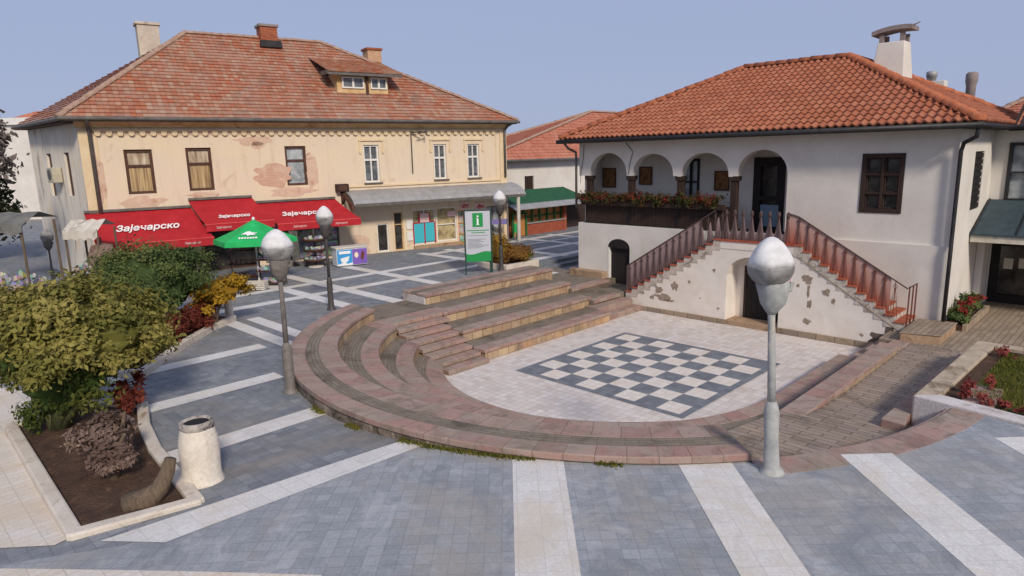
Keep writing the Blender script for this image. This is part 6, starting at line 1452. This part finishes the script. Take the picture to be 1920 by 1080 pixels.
# the olive tree-shrub
tb = (-7.95, 11.45)
t = thing('bushy_tree', 'broad olive green tree shrub in the foreground bed', 'tree', FW, (*tb, 1.1))
lf = MB(); leaves(lf, (-8.02, 11.75, 2.8), (1.42, 1.3, .95), 24000, .105, 41, 70, .22, up=.6, core=.78, lump=.1); blob(lf, (-7.95, 11.75, 2.72), (1.12, .95, .62), 3, .2, 2.0, 4, .25); build(lf, 'crown', 'leaf_olive', t, recalc=False)
lf = MB(); leaves(lf, (-8.15, 11.65, 2.1), (1.1, 1.0, .6), 6500, .1, 43, 30, .28, up=.2); leaves(lf, (-8.3, 11.5, 1.6), (.5, .5, .55), 2200, .09, 45, 16, .3); blob(lf, (-8.25, 11.55, 1.85), (.55, .5, .5), 7, .25, 2.0, 3, .2); build(lf, 'lower_foliage', 'leaf_olive_low', t, recalc=False)
st_ = MB(); branches(st_, (-8.35, 11.4, 1.05), [(-7.0, 11.5, 2.7), (-7.6, 11.2, 2.9), (-8.4, 11.9, 3.0), (-9.1, 11.6, 2.7), (-8.9, 12.2, 2.8), (-7.7, 12.3, 2.8)], .16, .03, 3); build(st_, 'trunk', 'green_bark', t, smooth=True)
# withered shrub and its cut stump in the same bed
t = thing('withered_shrub', 'withered brown leaved shrub on the bare soil of the foreground bed', 'shrub', FW, (-6.2, 9.35, 1.1))
lf = MB(); leaves(lf, (-6.35, 9.65, 1.66), (.46, .42, .42), 3200, .095, 51, 20, .3, core=.6); leaves(lf, (-5.95, 9.3, 1.38), (.34, .3, .15), 1000, .08, 52, 10, .3); build(lf, 'foliage', 'leaf_brown', t, recalc=False)
st_ = MB(); branches(st_, (-6.15, 9.35, 1.02), [(-6.6, 9.7, 1.9), (-6.1, 9.8, 2.0), (-5.9, 9.4, 1.8), (-6.4, 9.4, 1.75)], .08, .02, 6); build(st_, 'stem', 'bark', t, smooth=True)
t = thing('tree_stump', 'bent reddish stump leaning in the corner of the foreground bed', 'stump', FW, (-5.2, 8.7, 1.1))
m_ = MB(); m_.tube([(-5.45, 8.55, 1.04), (-5.2, 8.62, 1.14), (-5.05, 8.66, 1.28), (-4.95, 8.72, 1.5), (-4.9, 8.75, 1.68)], [.22, .17, .12, .1, .08], 12); build(m_, 'wood', 'bark', t, smooth=True)
# litter bin
bx, by = -4.74, 9.28
t = thing('litter_bin', 'weathered white concrete litter bin with dark open mouth', 'litter bin', FW, (bx, by, 1.06))
m_ = MB(); m_.lathe([(.35, 1.02), (.31, 1.08), (.28, 1.18), (.272, 1.4), (.278, 1.6), (.262, 1.78), (.236, 1.9), (.228, 1.98), (.2, 1.99)], (bx, by), 26, .1, 3); build(m_, 'body', 'concrete_bin', t, smooth=True)
m_ = MB(); m_.lathe([(.231, 1.9), (.238, 1.96), (.226, 2.03), (.2, 2.035), (.18, 1.99)], (bx, by), 26, .12, 3); build(m_, 'rim', 'bin_rim', t, smooth=True)
m_ = MB(); m_.lathe([(.19, 1.995), (.15, 2.0), (.0, 2.001)], (bx, by), 20); build(m_, 'opening', 'interior_dark', t)
# shrubs in the second bed
t = thing('green_bush', 'dense dark green bush in the middle of the left beds', 'bush', FW, (-10.1, 18.2, 1.1))
lf = MB(); leaves(lf, (-10.1, 18.3, 2.55), (1.5, 1.35, 1.12), 20000, .09, 71, 60, .22, up=.4, core=.75, lump=.1); blob(lf, (-10.1, 18.3, 2.5), (1.05, .95, .8), 5, .25, 2.2, 4, .2); build(lf, 'foliage', 'leaf_green', t, recalc=False)
st_ = MB(); branches(st_, (-10.1, 18.2, 1.05), [(-10.8, 18.2, 2.5), (-9.5, 18.2, 2.4), (-10.1, 18.8, 2.7), (-10.1, 17.6, 2.4)], .1, .03, 4); build(st_, 'stems', 'bark', t)
t = thing('yellow_shrub', 'yellow ochre shrub at the right end of the left beds', 'shrub', FW, (-8.55, 18.9, 1.1))
lf = MB(); leaves(lf, (-8.45, 18.9, 2.15), (.72, .6, .45), 3200, .11, 81, 22, .3); leaves(lf, (-8.7, 18.9, 1.75), (.45, .45, .4), 900, .1, 82, 12, .3); blob(lf, (-8.5, 18.9, 2.1), (.5, .45, .32), 6); build(lf, 'foliage', 'leaf_yellow', t, recalc=False)
st_ = MB(); branches(st_, (-8.75, 18.9, 1.05), [(-8.2, 18.9, 2.2), (-8.6, 19.1, 2.3), (-8.8, 18.7, 2.2)], .05, .015, 4); build(st_, 'stems', 'bark', t)
hp = [(-9.02, 15.2, .5), (-9.05, 15.9, .55), (-9.08, 16.7, .62), (-9.1, 17.5, .7), (-9.0, 18.3, .78), (-8.92, 19.0, .8)]
t = thing('barberry_hedge', 'low dark red hedge along the curved white kerb', 'hedge', FW, (-9.05, 17.2, 1.1))
lf = MB()
for i, (x, y, h) in enumerate(hp): leaves(lf, (x-.05, y, 1.15+h*.5), (.38, .5, h*.6), 1100, .1, 90+i, 12, .35); blob(lf, (x-.1, y, 1.1+h*.4), (.26, .4, h*.42), 20+i, rnd=.2)
build(lf, 'foliage', 'leaf_red', t, recalc=False)
t = thing('withered_shrub', 'small dark red shrub behind the tree at the back of the foreground bed', 'shrub', FW, (-7.25, 11.9, 1.1))
lf = MB(); leaves(lf, (-7.3, 11.95, 1.55), (.3, .3, .45), 700, .12, 97, 10, .35); build(lf, 'foliage', 'leaf_red', t, recalc=False); st_ = MB(); st_.tube([(-7.3, 11.95, 1.05), (-7.28, 11.95, 1.7)], [.03, .012], 6); build(st_, 'stem', 'bark', t)
t = thing('stone_post', 'short pale stone post at the tip of the curved kerb', 'post', FW, (-8.75, 20.0, ZG))
m_ = MB(); m_.lathe([(.2, 1.0), (.15, 1.06), (.12, 1.2), (.12, 1.62), (.14, 1.7), (.0, 1.74)], (-8.78, 20.0), 14, .1); build(m_, 'shaft', 'concrete_bin', t, smooth=True)

# stalls and clutter at the far left
def canopy_stall(x, y, w_, d_, z, label, mat, cloth, seed):
    t = thing('market_stall', label, 'stall', FW, (x, y, ZG))
    m_ = MB(); vs_ = []; n = 8
    for i in range(n+1):
        f_ = i/n; vs_ += [(x-w_+2*w_*f_, y-d_, z-.22-.05*math.sin(i*1.7)), (x-w_+2*w_*f_, y, z+.12-.03*math.sin(i*2.3)), (x-w_+2*w_*f_, y+d_, z-.12), (x-w_+2*w_*f_, y-d_-.02, z-.52-.06*math.sin(i*2.9))]
    fs = []
    for i in range(n): o = 4*i; fs += [(o, o+4, o+5, o+1), (o+1, o+5, o+6, o+2), (o, o+3, o+7, o+4)]
    m_.add(vs_, fs); build(m_, 'canopy', mat, t, recalc=False)
    for sx_ in (-1, 1):
        for sy_ in (-1, 1): m_ = MB(); m_.tube([(x+sx_*w_*.92, y+sy_*d_*.9, 1.0), (x+sx_*w_*.92, y+sy_*d_*.9, z-.2)], .04, 7); build(m_, 'leg', 'bark', t)
    m_ = MB(); m_.box(x-w_*.85, x+w_*.85, y-d_*.7, y+d_*.6, 1.05, 1.75); build(m_, 'table', cloth, t, bevel=.05)
    m_ = MB(); rg = random.Random(seed)
    for k in range(26):
        a, b, s_ = x+rg.uniform(-.8, .8)*w_, y+rg.uniform(-.6, .4)*d_, rg.uniform(.08, .16); blob(m_, (a, b, 1.78+s_*.7+rg.uniform(0, .3)), (s_, s_, s_*1.3), seed+k, .3, 1.5, 1, 0)
    o = build(m_, 'goods', 'goods_mix', t); o['kind'] = 'stuff'
canopy_stall(-17.0, 22.2, 1.3, .9, 4.2, 'market stall under a dark grey canopy at the left edge', 'fabric_grey', 'cloth_brown', 5)
canopy_stall(-15.3, 24.1, .62, .6, 3.75, 'narrow stall under a pale beige canopy at the house corner', 'fabric_beige', 'cloth_brown', 9)
t = thing('covered_rack', 'tall rack draped in brown cloth beside the red awning', 'rack', FW, (-14.9, 23.8, ZG))
m_ = MB(); m_.lathe([(.55, 1.0), (.5, 1.4), (.42, 2.0), (.4, 2.6), (.34, 2.95), (.1, 3.02)], (-14.85, 23.9), 18, .35, 4); build(m_, 'cloth', 'cloth_brown', t, smooth=True); m_ = MB(); m_.tube([(-14.85, 23.9, 2.9), (-14.85, 23.9, 3.25)], .03, 6); build(m_, 'pole', 'pole_dark', t)
lamp(-17.05, 24.3, 1.02, 'pole_grey', 'globe_base', 'globe_base', 'small bluish globe lamp near the side wall of the cream house', .8, .1, 13, 2.5)
t = thing('dry_tree', 'grey brown dry foliage of a tree at the left edge', 'tree', FW, (-18.9, 23.5, 1))
lf = MB(); leaves(lf, (-18.75, 24, 6.5), (1.15, 1.1, 1.6), 3000, .26, 110, 26, .3, core=.5); build(lf, 'crown', 'leaf_grey', t, recalc=False)
st_ = MB(); branches(st_, (-19.2, 24, .9), [(-18.6, 24, 6.4), (-19.3, 24, 7), (-18.5, 23.6, 5.4), (-18.2, 24, 7.2)], .16, .03, 8); build(st_, 'trunk', 'bark', t)

t = thing('evergreen_tree', 'dark evergreen tree behind the dry branches at the left edge', 'tree', FW, (-27.5, 33.5, 1))
lf = MB(); leaves(lf, (-27.5, 33.5, 4.6), (2.1, 2.0, 3.0), 7000, .3, 130, 34, .28); blob(lf, (-27.5, 33.5, 4.4), (1.6, 1.5, 2.4), 4, rnd=.1); build(lf, 'crown', 'leaf_dark', t, recalc=False)
st_ = MB(); branches(st_, (-27.5, 33.5, .9), [(-27.2, 33.5, 5.5), (-28, 33.7, 5), (-27, 33.2, 4.4)], .2, .04, 5); build(st_, 'trunk', 'bark', t)
